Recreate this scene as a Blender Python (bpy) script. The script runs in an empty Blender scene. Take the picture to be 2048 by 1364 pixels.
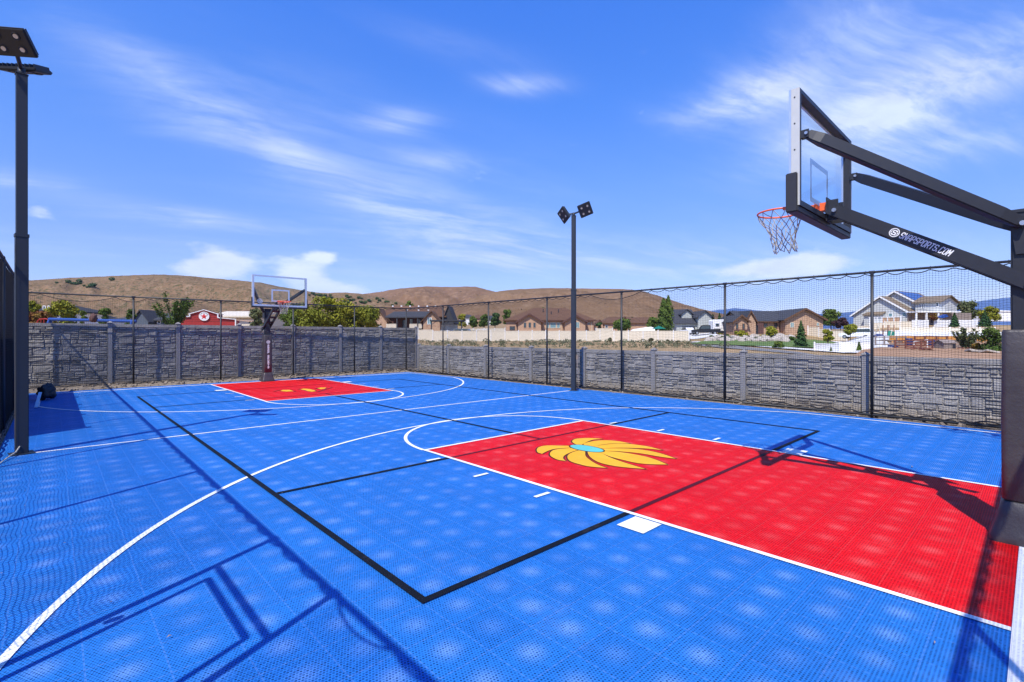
import bpy, bmesh, math, random
from mathutils import Vector, Matrix, noise, Euler
R = math.radians
rnd = random.Random(7)
S = bpy.context.scene
COL = S.collection

# ------------------------------------------------------------------ camera
YAW = R(43.0366)
CAM = Vector((-5.873, -0.106, 1.687))
FPX, HY = 982.745, 672.715            # focal length and horizon row of the 2048 x 1364 photograph
FW = Vector((math.sin(YAW), math.cos(YAW), 0)); RT = Vector((math.cos(YAW), -math.sin(YAW), 0))
cd = bpy.data.cameras.new('camera'); cam = bpy.data.objects.new('camera', cd); COL.objects.link(cam)
cam.location = CAM; cam.rotation_euler = (R(90), 0, -YAW)
cd.sensor_width = 36; cd.lens = FPX / 2048 * 36
cd.shift_y = -(682 - HY) / 2048
cd.clip_start = 0.05; cd.clip_end = 40000
S.camera = cam

# ------------------------------------------------------------------ light, sky, exposure
SUNV = Vector((-3.65, -1.75, 5.6)).normalized()      # towards the sun
EL = math.asin(SUNV.z); AZ = math.atan2(SUNV.x, SUNV.y)
sd = bpy.data.lights.new('sun', 'SUN'); sd.energy = 4.7; sd.angle = R(0.5); sd.color = (1, 0.955, 0.88)
so = bpy.data.objects.new('sun', sd); COL.objects.link(so)
so.rotation_euler = (-SUNV).to_track_quat('-Z', 'Y').to_euler(); so.location = (0, 0, 30)
S.view_settings.view_transform = 'Standard'; S.view_settings.look = 'None'
S.view_settings.exposure = 0.5; S.view_settings.gamma = 1.0
try:
    S.cycles.max_bounces = 8; S.cycles.transparent_max_bounces = 16
except Exception: pass

class NT:
    """small helper for node trees"""
    def __init__(s, tree): s.t = tree; s.n = tree.nodes; s.l = tree.links
    def node(s, typ, **kw):
        n = s.n.new(typ)
        for k, v in kw.items(): setattr(n, k, v)
        return n
    def put(s, sock, v):
        if hasattr(v, 'is_output') or isinstance(v, bpy.types.NodeSocket): s.l.new(v, sock)
        else: sock.default_value = v
    def math(s, op, a, b=None, c=None, clamp=False):
        n = s.node('ShaderNodeMath', operation=op); n.use_clamp = clamp
        s.put(n.inputs[0], a)
        if b is not None: s.put(n.inputs[1], b)
        if c is not None: s.put(n.inputs[2], c)
        return n.outputs[0]
    def vmath(s, op, a, b=None):
        n = s.node('ShaderNodeVectorMath', operation=op); s.put(n.inputs[0], a)
        if b is not None: s.put(n.inputs[1], b)
        return n.outputs['Value'] if op in ('DOT_PRODUCT', 'LENGTH') else n.outputs[0]
    def mix(s, f, a, b, mode='MIX'):
        n = s.node('ShaderNodeMix', data_type='RGBA', blend_type=mode)
        s.put(n.inputs[0], f); s.put(n.inputs[6], a); s.put(n.inputs[7], b)
        return n.outputs[2]
    def noise(s, vec, scale, detail=4, rough=0.55, out=0, dist=0.0):
        n = s.node('ShaderNodeTexNoise'); s.put(n.inputs['Vector'], vec)
        n.inputs['Scale'].default_value = scale; n.inputs['Detail'].default_value = detail
        n.inputs['Roughness'].default_value = rough; n.inputs['Distortion'].default_value = dist
        return n.outputs[out]
    def smooth(s, v, a, b, c=0.0, d=1.0):
        n = s.node('ShaderNodeMapRange', interpolation_type='SMOOTHSTEP')
        s.put(n.inputs[0], v); n.inputs[1].default_value = a; n.inputs[2].default_value = b
        n.inputs[3].default_value = c; n.inputs[4].default_value = d
        return n.outputs[0]
    def comb(s, x, y, z):
        n = s.node('ShaderNodeCombineXYZ')
        for i, v in enumerate((x, y, z)): s.put(n.inputs[i], v)
        return n.outputs[0]
    def sep(s, v):
        n = s.node('ShaderNodeSeparateXYZ'); s.put(n.inputs[0], v); return n.outputs

def c4(c): return (c[0], c[1], c[2], 1.0)

W = bpy.data.worlds.new('World'); S.world = W; W.use_nodes = True
def build_world():
    T = NT(W.node_tree); T.n.clear()
    out = T.node('ShaderNodeOutputWorld'); bg = T.node('ShaderNodeBackground')
    T.l.new(bg.outputs[0], out.inputs[0])
    sky = T.node('ShaderNodeTexSky', sky_type='NISHITA')
    sky.sun_disc = False; sky.sun_elevation = EL; sky.sun_rotation = AZ % (2 * math.pi)
    sky.altitude = 1600; sky.air_density = 1.0; sky.dust_density = 0.35; sky.ozone_density = 3.0
    hs = T.node('ShaderNodeHueSaturation'); hs.inputs['Saturation'].default_value = 1.22
    hs.inputs['Hue'].default_value = 0.508
    T.l.new(sky.outputs[0], hs.inputs['Color'])
    gen = T.node('ShaderNodeTexCoord').outputs['Generated']
    d = T.vmath('NORMALIZE', gen)
    x, y, z = T.sep(d)[0:3]
    # compass angle and elevation of the sky point, in degrees (azimuth measured from the far right corner of the court)
    f = T.vmath('DOT_PRODUCT', d, tuple(FW)); r = T.vmath('DOT_PRODUCT', d, tuple(RT))
    az = T.math('MULTIPLY', T.math('ARCTAN2', r, f), 57.2958)
    el = T.math('MULTIPLY', T.math('ARCSINE', z), 57.2958)
    rp = T.node('ShaderNodeValToRGB'); T.put(rp.inputs[0], T.math('DIVIDE', T.math('MAXIMUM', el, 0.0), 90.0, clamp=True))
    st = [(0.0, (1.22, 1.0, 1.1)), (9/90, (1.21, 1.03, 1.2)), (16.5/90, (1.26, 1.27, 1.5)), (25/90, (1.02, 1.40, 1.85)), (34/90, (0.86, 1.47, 2.15))]
    while len(rp.color_ramp.elements) < len(st): rp.color_ramp.elements.new(0.5)
    for e_, (ps, cc) in zip(rp.color_ramp.elements, st): e_.position = ps; e_.color = c4(cc)
    gain = rp.outputs[0]
    skyc = T.mix(1.0, hs.outputs[0], gain, 'MULTIPLY')
    # cirrus: noise on a high flat layer, combed along one wind direction
    zz = T.math('ADD', T.math('MAXIMUM', z, 0.0), 0.13)
    px = T.math('DIVIDE', r, zz); py = T.math('DIVIDE', f, zz)
    a = R(-28)
    u = T.math('ADD', T.math('MULTIPLY', px, math.cos(a)), T.math('MULTIPLY', py, -math.sin(a)))
    v = T.math('ADD', T.math('MULTIPLY', px, math.sin(a)), T.math('MULTIPLY', py, math.cos(a)))
    warp = T.noise(T.comb(px, py, 3.0), 0.7, 3, 0.5, 1)
    wv = T.vmath('SCALE', T.vmath('SUBTRACT', warp, (0.5, 0.5, 0.5)))
    wv.node.inputs['Scale'].default_value = 0.55
    q = T.vmath('ADD', T.comb(T.math('MULTIPLY', u, 0.30), T.math('MULTIPLY', v, 1.25), 0.0), wv)
    n1 = T.noise(q, 2.9, 10, 0.66); n2 = T.noise(T.comb(px, py, 9.0), 0.55, 3, 0.5)
    def blob(a0, e0, sa, se, rot=0.0):
        da = T.math('SUBTRACT', az, a0); de = T.math('SUBTRACT', el, e0)
        cr, sr = math.cos(R(rot)), math.sin(R(rot))
        p = T.math('ADD', T.math('MULTIPLY', da, cr), T.math('MULTIPLY', de, sr))
        k = T.math('SUBTRACT', T.math('MULTIPLY', de, cr), T.math('MULTIPLY', da, sr))
        p = T.math('DIVIDE', p, sa); k = T.math('DIVIDE', k, se)
        m = T.math('ADD', T.math('MULTIPLY', p, p), T.math('MULTIPLY', k, k))
        return T.math('EXPONENT', T.math('MULTIPLY', m, -1.0))
    def total(lst):
        s = lst[0][1] if False else None
        for w, b in lst:
            t = T.math('MULTIPLY', b, w); s = t if s is None else T.math('ADD', s, t)
        return s
    # where the thin cloud lies (weight, place)
    dens = total([(0.32, blob(-27, 20, 17, 1.9, -22)), (0.38, blob(-10, 14.0, 16, 1.9, -13)), (0.20, blob(-16, 19, 26, 6, -18)), (0.20, blob(-33, 21, 8, 3, -20)),
                  (0.95, blob(1.3, 27.2, 4.0, 0.9, -3)), (0.95, blob(-13, 23.2, 3.6, 1.0, 3)), (0.65, blob(-8.5, 19.6, 4.2, 0.9, -4)), (0.22, blob(-7, 30.5, 9, 1.3, -8)),
                  (0.85, blob(25, 23.6, 6.5, 2.0, 4)), (0.95, blob(41, 21, 10, 3.2, 12)), (0.55, blob(40, 28, 12, 5, 14)), (0.6, blob(41, 15.8, 9, 1.5, 0)), (0.35, blob(33, 18.5, 9, 2.4, 6)),
                  (0.75, blob(-39, 11.8, 11, 1.0, -4)), (0.35, blob(-4, 9.6, 14, 1.6, -8)), (0.40, blob(14, 8, 12, 1.4, 0)), (0.22, blob(0, 6, 70, 5, 0))])
    ci = T.math('MULTIPLY', T.smooth(n1, 0.38, 0.72), T.smooth(n2, 0.22, 0.58))
    soft = T.math('MULTIPLY', dens, T.math('ADD', T.math('MULTIPLY', ci, 1.30), 0.20))
    cirrus = T.math('MINIMUM', T.math('MULTIPLY', soft, 0.72), 0.72)
    # cumulus low over the hills
    cn = T.noise(T.comb(T.math('MULTIPLY', az, 0.115), T.math('MULTIPLY', el, 0.26), 4.7), 1.6, 7, 0.58)
    cum = total([(1.0, blob(-30.6, 7.6, 3.6, 1.6)), (0.6, blob(-32.5, 6.4, 3.6, 1.0)), (1.0, blob(-22.8, 6.2, 2.8, 2.2)), (0.7, blob(-21.0, 8.6, 1.6, 0.7)), (0.8, blob(-18.8, 4.8, 3.4, 1.1)),
                 (0.95, blob(27.0, 7.0, 5.8, 1.1)), (0.9, blob(31.5, 7.3, 3.4, 1.2)), (0.6, blob(40, 3.4, 16, 1.7)), (0.6, blob(-43.7, 10.5, 1.2, 0.75)), (0.35, blob(-39.8, 8.7, 1.1, 0.5))])
    cm = T.smooth(T.math('ADD', cum, T.math('MULTIPLY', T.math('SUBTRACT', cn, 0.5), 1.7)), 0.24, 0.92)
    cov = T.math('MAXIMUM', cirrus, T.math('MULTIPLY', cm, 0.9))
    cov = T.math('MULTIPLY', cov, T.smooth(el, -1.0, 1.5))
    shade = T.math('ADD', 0.86, T.math('MULTIPLY', T.smooth(cn, 0.35, 0.65), 0.16))
    white = T.mix(1.0, (6.6, 7.1, 7.9, 1), T.comb(shade, shade, shade), 'MULTIPLY')
    colr = T.mix(cov, skyc, white)
    T.l.new(colr, bg.inputs['Color'])
    bg.inputs['Strength'].default_value = 0.115
build_world()

# ------------------------------------------------------------------ materials
MATS = {}
def mat(name, col, rough=0.6, var=0.12, scale=6.0, bump=0.0, bscale=40.0, metal=0.0, col2=None, f2=(0.45, 0.6), spec=0.5, coords='Object', det=4):
    if name in MATS: return MATS[name]
    m = bpy.data.materials.new(name); m.use_nodes = True; T = NT(m.node_tree)
    b = T.n['Principled BSDF']
    co = T.node('ShaderNodeTexCoord').outputs['Object'] if coords == 'Object' else T.node('ShaderNodeNewGeometry').outputs['Position']
    n = T.noise(co, scale, det, 0.6)
    k = T.math('ADD', T.math('MULTIPLY', n, 2 * var), 1 - var)
    base = c4(col)
    if col2 is not None:
        base = T.mix(T.smooth(T.noise(co, scale * 0.43, 5, 0.62), f2[0], f2[1]), c4(col), c4(col2))
    T.l.new(T.mix(1.0, base, T.comb(k, k, k), 'MULTIPLY'), b.inputs['Base Color'])
    b.inputs['Metallic'].default_value = metal; b.inputs['Specular IOR Level'].default_value = spec
    T.put(b.inputs['Roughness'], T.math('ADD', T.math('MULTIPLY', T.noise(co, scale * 2.3, 3), 0.2), rough - 0.1, clamp=True))
    if bump:
        bp = T.node('ShaderNodeBump'); bp.inputs['Strength'].default_value = bump; bp.inputs['Distance'].default_value = 0.02
        T.l.new(T.noise(co, bscale, 5, 0.65), bp.inputs['Height']); T.l.new(bp.outputs[0], b.inputs['Normal'])
    MATS[name] = m
    return m

TP = 0.3187   # pitch of the court tiles
def tile_mat(name, col, pale, spot=0.30, hole=0.12, rough=0.5):
    m = bpy.data.materials.new(name); m.use_nodes = True; T = NT(m.node_tree)
    b = T.n['Principled BSDF']
    pos = T.node('ShaderNodeNewGeometry').outputs['Position']
    x, y, z = T.sep(pos)[0:3]
    tx = T.math('DIVIDE', T.math('ADD', x, 3.845 + 40 * TP), TP); ty = T.math('DIVIDE', T.math('ADD', y, -1.905 + 40 * TP), TP)
    fx = T.math('FRACT', tx); fy = T.math('FRACT', ty)
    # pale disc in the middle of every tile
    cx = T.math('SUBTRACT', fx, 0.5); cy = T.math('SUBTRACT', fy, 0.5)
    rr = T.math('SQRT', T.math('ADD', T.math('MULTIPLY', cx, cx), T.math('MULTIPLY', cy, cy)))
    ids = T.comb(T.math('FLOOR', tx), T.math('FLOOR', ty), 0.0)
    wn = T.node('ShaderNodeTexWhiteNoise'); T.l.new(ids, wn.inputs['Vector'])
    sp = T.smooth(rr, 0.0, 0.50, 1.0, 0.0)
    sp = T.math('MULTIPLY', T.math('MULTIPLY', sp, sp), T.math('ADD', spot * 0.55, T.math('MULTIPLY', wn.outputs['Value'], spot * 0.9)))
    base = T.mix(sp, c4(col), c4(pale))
    # round perforations, staggered rows, 16 to a tile
    N = 18.0
    hy = T.math('MULTIPLY', fy, N); row = T.math('FLOOR', hy)
    hx = T.math('ADD', T.math('MULTIPLY', fx, N), T.math('MULTIPLY', T.math('MODULO', row, 2.0), 0.5))
    ax = T.math('SUBTRACT', T.math('FRACT', hx), 0.5); ay = T.math('SUBTRACT', T.math('FRACT', hy), 0.5)
    hr = T.math('SQRT', T.math('ADD', T.math('MULTIPLY', ax, ax), T.math('MULTIPLY', ay, ay)))
    hm = T.smooth(hr, 0.29, 0.40, 1.0, 0.0)
    wh = T.node('ShaderNodeTexWhiteNoise'); T.l.new(T.comb(T.math('ADD', T.math('MULTIPLY', T.math('FLOOR', tx), N), T.math('FLOOR', hx)), T.math('ADD', T.math('MULTIPLY', T.math('FLOOR', ty), N), row), 3.0), wh.inputs['Vector'])
    hm = T.math('MULTIPLY', hm, T.math('ADD', 0.45, T.math('MULTIPLY', wh.outputs['Value'], 0.55)))
    ex = T.math('MINIMUM', fx, T.math('SUBTRACT', 1.0, fx)); ey = T.math('MINIMUM', fy, T.math('SUBTRACT', 1.0, fy))
    edge = T.math('MINIMUM', ex, ey)
    seam = T.math('MULTIPLY', T.smooth(edge, 0.006, 0.018, 1.0, 0.0), T.smooth(T.math('FRACT', T.math('MULTIPLY', T.math('ADD', fx, fy), 6.0)), 0.30, 0.55, 1.0, 0.35))
    groove = T.smooth(edge, 0.0, 0.005, 1.0, 0.0)
    hm = T.math('MULTIPLY', hm, T.math('SUBTRACT', 1.0, seam))
    base = T.mix(T.math('MULTIPLY', seam, 0.14), base, c4(pale))
    base = T.mix(T.math('MULTIPLY', hm, 1 - hole), base, c4([v * 0.16 for v in col]))
    base = T.mix(T.math('MULTIPLY', groove, 0.5), base, c4([v * 0.25 for v in col]))
    dn = T.noise(pos, 0.9, 6, 0.65); dk = T.math('ADD', T.math('MULTIPLY', dn, 0.22), 0.89)
    tv = T.math('ADD', 0.94, T.math('MULTIPLY', wn.outputs['Value'], 0.11))
    k = T.math('MULTIPLY', dk, tv)
    base = T.mix(1.0, base, T.comb(k, k, k), 'MULTIPLY')
    dust = T.smooth(T.noise(pos, 2.3, 9, 0.75), 0.50, 0.80)
    base = T.mix(T.math('MULTIPLY', dust, 0.075), base, (0.42, 0.38, 0.34, 1))
    T.l.new(base, b.inputs['Base Color'])
    T.put(b.inputs['Roughness'], T.math('ADD', rough, T.math('MULTIPLY', dn, 0.15)))
    b.inputs['Specular IOR Level'].default_value = 0.12
    bp = T.node('ShaderNodeBump'); bp.inputs['Strength'].default_value = 0.35; bp.inputs['Distance'].default_value = 0.004
    T.l.new(T.math('SUBTRACT', 1.0, T.math('MAXIMUM', hm, groove)), bp.inputs['Height']); T.l.new(bp.outputs[0], b.inputs['Normal'])
    MATS[name] = m
    return m

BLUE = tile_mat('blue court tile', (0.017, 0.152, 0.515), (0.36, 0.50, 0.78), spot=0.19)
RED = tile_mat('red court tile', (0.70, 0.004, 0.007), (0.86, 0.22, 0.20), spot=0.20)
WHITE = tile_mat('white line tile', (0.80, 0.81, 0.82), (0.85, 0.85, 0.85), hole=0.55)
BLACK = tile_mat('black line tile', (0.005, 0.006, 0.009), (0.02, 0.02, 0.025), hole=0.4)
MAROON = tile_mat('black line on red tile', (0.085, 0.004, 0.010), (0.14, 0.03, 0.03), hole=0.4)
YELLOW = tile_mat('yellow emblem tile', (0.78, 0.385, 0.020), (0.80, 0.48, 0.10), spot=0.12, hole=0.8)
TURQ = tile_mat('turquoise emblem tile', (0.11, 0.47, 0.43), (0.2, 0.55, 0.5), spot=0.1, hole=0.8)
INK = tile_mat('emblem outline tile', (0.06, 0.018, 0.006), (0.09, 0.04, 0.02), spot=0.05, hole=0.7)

M_POLE = mat('charcoal powder coat', (0.017, 0.018, 0.023), 0.45, 0.10, 9, 0.05, 300)
M_NAVY = mat('navy grey pole paint', (0.016, 0.021, 0.030), 0.5, 0.10, 7, 0.04, 260)
M_RAIL = mat('black pipe paint', (0.010, 0.011, 0.014), 0.5, 0.12, 8)
M_NET = mat('black net twine', (0.008, 0.008, 0.011), 0.8, 0.15, 5, spec=0.2)
M_ROPE = mat('black rope', (0.014, 0.014, 0.018), 0.8, 0.2, 60, 0.3, 300)
M_STEEL = mat('galvanised bolt steel', (0.55, 0.55, 0.54), 0.35, 0.1, 30, metal=0.9)
M_FRAME = mat('brushed silver frame', (0.62, 0.67, 0.74), 0.36, 0.07, 20, metal=0.75)
M_SIDE = mat('pale aluminium side', (0.50, 0.50, 0.47), 0.5, 0.08, 12, metal=0.1)
M_VINYL = mat('dark vinyl padding', (0.042, 0.036, 0.037), 0.46, 0.25, 3.5, 0.4, 9, col2=(0.066, 0.056, 0.053), f2=(0.4, 0.75))
M_RIM = mat('orange rim paint', (0.80, 0.13, 0.03), 0.42, 0.12, 14)
M_RUBBER = mat('black rubber pad', (0.020, 0.020, 0.024), 0.55, 0.15, 12)
M_TWINE = mat('weathered white net cord', (0.34, 0.32, 0.28), 0.85, 0.3, 40)
M_LETTER = mat('white lettering', (0.80, 0.80, 0.80), 0.5, 0.04, 20)
M_LENS = mat('pale lamp lens', (0.62, 0.52, 0.40), 0.25, 0.08, 40)
def stone_mat():
    m = bpy.data.materials.new('grey moulded stone'); m.use_nodes = True; T = NT(m.node_tree); b = T.n['Principled BSDF']
    pos = T.node('ShaderNodeNewGeometry').outputs['Position']; oi = T.node('ShaderNodeObjectInfo').outputs['Random']
    x, y, z = T.sep(pos)[0:3]
    n = T.noise(pos, 5, 7, 0.62); n2 = T.noise(pos, 2.1, 5, 0.62)
    c = T.mix(T.smooth(n2, 0.36, 0.68), (0.245, 0.229, 0.207, 1), (0.345, 0.321, 0.288, 1))
    k = T.math('ADD', T.math('MULTIPLY', n, 0.40), T.math('ADD', 0.76, T.math('MULTIPLY', oi, 0.12)))
    c = T.mix(1.0, c, T.comb(k, k, k), 'MULTIPLY')
    # dried mud splashed up from the gravel, pale water runs from the rail
    mud = T.math('MULTIPLY', T.smooth(T.math('ADD', z, T.math('MULTIPLY', T.noise(pos, 3.0, 6, 0.7), -0.5)), -0.22, 0.12, 1.0, 0.0), 0.55)
    c = T.mix(mud, c, (0.34, 0.27, 0.19, 1))
    run = T.noise(T.comb(T.math('MULTIPLY', x, 7.0), T.math('MULTIPLY', y, 7.0), T.math('MULTIPLY', z, 0.5)), 1.0, 4, 0.6)
    c = T.mix(T.math('MULTIPLY', T.smooth(run, 0.60, 0.74), 0.22), c, (0.46, 0.44, 0.41, 1))
    T.l.new(c, b.inputs['Base Color']); b.inputs['Roughness'].default_value = 0.92; b.inputs['Specular IOR Level'].default_value = 0.25
    bp = T.node('ShaderNodeBump'); bp.inputs['Strength'].default_value = 0.6; bp.inputs['Distance'].default_value = 0.02
    T.l.new(T.noise(pos, 26, 5, 0.65), bp.inputs['Height']); T.l.new(bp.outputs[0], b.inputs['Normal'])
    return m
M_STONE = stone_mat()
M_STONEP = mat('grey moulded post', (0.28, 0.262, 0.245), 0.8, 0.16, 9, 0.35, 60, coords='Pos')
M_GRAVEL = mat('gravel', (0.14, 0.108, 0.080), 0.95, 0.5, 26, 0.8, 60, col2=(0.26, 0.21, 0.155), f2=(0.4, 0.62), coords='Pos')
M_CONC = mat('concrete', (0.62, 0.60, 0.56), 0.85, 0.10, 0.6, 0.1, 8, coords='Pos')
M_ASPH = mat('asphalt', (0.17, 0.16, 0.15), 0.9, 0.2, 3, 0.2, 30, coords='Pos')
M_LAWN = mat('lawn grass', (0.075, 0.135, 0.018), 0.9, 0.35, 1.4, 0.5, 14, col2=(0.14, 0.17, 0.03), f2=(0.4, 0.7), coords='Pos')
M_DIRT = mat('bare dirt', (0.27, 0.150, 0.070), 0.95, 0.28, 0.8, 0.5, 5, col2=(0.36, 0.21, 0.115), f2=(0.4, 0.65), coords='Pos')
M_WHITE = mat('white vinyl', (0.80, 0.79, 0.76), 0.5, 0.05, 2)
M_CREAM = mat('cream vinyl', (0.66, 0.58, 0.44), 0.55, 0.06, 0.8)
M_TRIM = mat('white trim paint', (0.80, 0.80, 0.78), 0.5, 0.05, 2)
M_GLASSD = mat('dark window glass', (0.035, 0.06, 0.07), 0.08, 0.25, 1.5, spec=0.9)
M_GLASSL = mat('pale window glass', (0.16, 0.28, 0.30), 0.10, 0.2, 1.5, spec=0.9)
M_RBROWN = mat('brown shingles', (0.115, 0.056, 0.028), 0.9, 0.25, 3.0, 0.3, 14)
M_RDARK = mat('charcoal shingles', (0.040, 0.042, 0.050), 0.9, 0.25, 3.0, 0.3, 14)
M_RTAN = mat('tan brown shingles', (0.17, 0.125, 0.080), 0.9, 0.25, 3.0, 0.3, 14)
M_TAN = mat('tan stucco', (0.46, 0.29, 0.185), 0.9, 0.12, 2.2, 0.1, 30)
M_BRICK = mat('tan brick', (0.44, 0.285, 0.18), 0.9, 0.2, 5, 0.2, 20, col2=(0.36, 0.22, 0.14))
M_DBRICK = mat('dark red brick', (0.105, 0.05, 0.042), 0.9, 0.2, 5)
M_GREYS = mat('light grey siding', (0.50, 0.51, 0.485), 0.7, 0.05, 2)
M_SAGE = mat('sage grey siding', (0.40, 0.41, 0.37), 0.75, 0.06, 2)
M_BARN = mat('barn red boards', (0.36, 0.022, 0.018), 0.7, 0.18, 2.2)
M_SOLAR = mat('blue solar glass', (0.010, 0.045, 0.22), 0.18, 0.12, 2, spec=0.8)
M_WOOD = mat('orange stained timber', (0.50, 0.23, 0.055), 0.8, 0.25, 2)
M_GWOOD = mat('weathered grey timber', (0.22, 0.175, 0.15), 0.9, 0.3, 3)
M_RWOOD = mat('red brown timber', (0.17, 0.06, 0.04), 0.9, 0.3, 3)
M_BLUEP = mat('blue plastic pipe', (0.008, 0.055, 0.26), 0.45, 0.1, 4)
M_BARK = mat('bark', (0.13, 0.095, 0.07), 0.95, 0.35, 6, 0.6, 30)
M_ROCK = mat('pale landscape rock', (0.42, 0.37, 0.31), 0.95, 0.3, 1.6, 0.6, 9, col2=(0.30, 0.25, 0.21))
M_TYRE = mat('black tyre', (0.015, 0.015, 0.016), 0.8, 0.2, 20)
M_CARW = mat('white car paint', (0.78, 0.79, 0.80), 0.25, 0.03, 2)
M_CARK = mat('black car paint', (0.015, 0.016, 0.02), 0.25, 0.05, 2)
M_CARG = mat('grey car paint', (0.16, 0.17, 0.18), 0.3, 0.05, 2)
M_TARP = mat('grey boat cover', (0.30, 0.31, 0.31), 0.8, 0.15, 2)
M_GREENP = mat('green plastic', (0.01, 0.16, 0.11), 0.5, 0.1, 4)
M_BLUED = mat('dark blue plastic', (0.012, 0.025, 0.11), 0.5, 0.1, 4)
def leafm(name, a, b, sc=0.9):
    m = mat(name, a, 0.75, 0.32, sc, col2=b, f2=(0.38, 0.64), spec=0.25, coords='Pos')
    return m
L_YG = leafm('yellow green leaves', (0.150, 0.165, 0.010), (0.29, 0.27, 0.020))
L_MID = leafm('mid green leaves', (0.055, 0.10, 0.014), (0.12, 0.165, 0.022))
L_DARK = leafm('dark green leaves', (0.022, 0.060, 0.014), (0.055, 0.10, 0.022))
L_OLIVE = leafm('olive leaves', (0.075, 0.095, 0.035), (0.15, 0.155, 0.06))
L_PURP = leafm('purple leaves', (0.035, 0.016, 0.022), (0.07, 0.03, 0.03))
L_RUST = leafm('rust and yellow leaves', (0.16, 0.055, 0.015), (0.22, 0.16, 0.02), 2.5)
L_SAGE = leafm('sagebrush leaves', (0.085, 0.10, 0.05), (0.16, 0.155, 0.09), 2)

L_SCRUB = leafm('hillside scrub leaves', (0.105, 0.085, 0.045), (0.155, 0.12, 0.065), 0.02)
def glass_mat():
    m = bpy.data.materials.new('backboard glass'); m.use_nodes = True; T = NT(m.node_tree); T.n.clear()
    o = T.node('ShaderNodeOutputMaterial'); mx = T.node('ShaderNodeMixShader')
    tr = T.node('ShaderNodeBsdfTransparent'); tr.inputs[0].default_value = (0.95, 0.975, 0.98, 1)
    gl = T.node('ShaderNodeBsdfGlossy'); gl.inputs['Roughness'].default_value = 0.03
    fr = T.node('ShaderNodeLayerWeight'); fr.inputs[0].default_value = 0.12
    pos = T.node('ShaderNodeTexCoord').outputs['Object']
    T.put(mx.inputs[0], T.math('ADD', T.math('MULTIPLY', fr.outputs['Facing'], 0.22), T.math('MULTIPLY', T.noise(pos, 5, 3), 0.03)))
    T.l.new(tr.outputs[0], mx.inputs[1]); T.l.new(gl.outputs[0], mx.inputs[2]); T.l.new(mx.outputs[0], o.inputs[0])
    return m
M_GLASS = glass_mat()

# ------------------------------------------------------------------ mesh helpers
class MB:
    def __init__(s): s.v = []; s.f = []
    def add(s, vs, fs):
        o = len(s.v); s.v += [tuple(p) for p in vs]; s.f += [tuple(i + o for i in f) for f in fs]; return s
    def box(s, a, b, M=None):
        x0, y0, z0 = a; x1, y1, z1 = b
        vs = [Vector(p) for p in ((x0,y0,z0),(x1,y0,z0),(x1,y1,z0),(x0,y1,z0),(x0,y0,z1),(x1,y0,z1),(x1,y1,z1),(x0,y1,z1))]
        if M is not None: vs = [M @ p for p in vs]
        return s.add(vs, [(0,3,2,1),(4,5,6,7),(0,1,5,4),(1,2,6,5),(2,3,7,6),(3,0,4,7)])
    def beam(s, p, q, w, h, up=(0,0,1)):
        p, q = Vector(p), Vector(q); d = (q - p).normalized(); u = Vector(up)
        sx = d.cross(u)
        if sx.length < 1e-4: sx = d.cross(Vector((0,1,0)))
        sx.normalize(); uz = sx.cross(d).normalized()
        vs = [e + sx*(w/2*i) + uz*(h/2*j) for e in (p, q) for i, j in ((-1,-1),(1,-1),(1,1),(-1,1))]
        return s.add(vs, [(0,1,2,3),(7,6,5,4),(0,4,5,1),(1,5,6,2),(2,6,7,3),(3,7,4,0)])
    def tube(s, pts, r, n=8, cap=True, closed=False):
        pts = [Vector(p) for p in pts]; m = len(pts); base = len(s.v); prev = None
        for i, p in enumerate(pts):
            a = pts[i-1] if (i > 0 or closed) else p; b = pts[(i+1) % m] if (i < m-1 or closed) else p
            d = (b - a).normalized()
            if prev is None:
                u = d.cross(Vector((0,0,1)))
                if u.length < 1e-3: u = d.cross(Vector((1,0,0)))
            else: u = prev - d * prev.dot(d)
            u.normalize(); prev = u; w = d.cross(u); rr = r[i] if isinstance(r, (list, tuple)) else r
            for k in range(n):
                t = 2*math.pi*k/n; s.v.append(tuple(p + u*(math.cos(t)*rr) + w*(math.sin(t)*rr)))
        for i in range(m if closed else m-1):
            j = (i+1) % m
            for k in range(n):
                l = (k+1) % n; s.f.append((base+i*n+k, base+i*n+l, base+j*n+l, base+j*n+k))
        if cap and not closed:
            s.f.append(tuple(base+k for k in reversed(range(n)))); s.f.append(tuple(base+(m-1)*n+k for k in range(n)))
        return s
    def cyl(s, p, q, r, n=14, r2=None): return s.tube([p, q], [r, r if r2 is None else r2], n)
    def prism(s, poly, z0, z1, M=None):
        n = len(poly); vs = [Vector((x, y, z0)) for x, y in poly] + [Vector((x, y, z1)) for x, y in poly]
        if M is not None: vs = [M @ p for p in vs]
        return s.add(vs, [tuple(reversed(range(n))), tuple(range(n, 2*n))] + [(i, (i+1) % n, n+(i+1) % n, n+i) for i in range(n)])
    def flat(s, poly, z):
        return s.add([(x, y, z) for x, y in poly], [tuple(range(len(poly)))])
    def build(s, name, m, parent=None, bevel=0.0, smooth=False, M=None):
        me = bpy.data.meshes.new(name); me.from_pydata(s.v, [], s.f)
        if M is not None: me.transform(M)
        me.materials.append(m)
        if bevel or smooth:
            bm = bmesh.new(); bm.from_mesh(me)
            if bevel:
                es = [e for e in bm.edges if e.is_manifold and e.calc_face_angle(0) > 0.5]
                bmesh.ops.bevel(bm, geom=es, offset=bevel, segments=2, affect='EDGES', clamp_overlap=True)
            bmesh.ops.recalc_face_normals(bm, faces=bm.faces)
            bm.to_mesh(me); bm.free()
        if smooth:
            for p in me.polygons: p.use_smooth = True
        o = bpy.data.objects.new(name, me); COL.objects.link(o)
        if parent is not None: o.parent = parent
        return o

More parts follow.
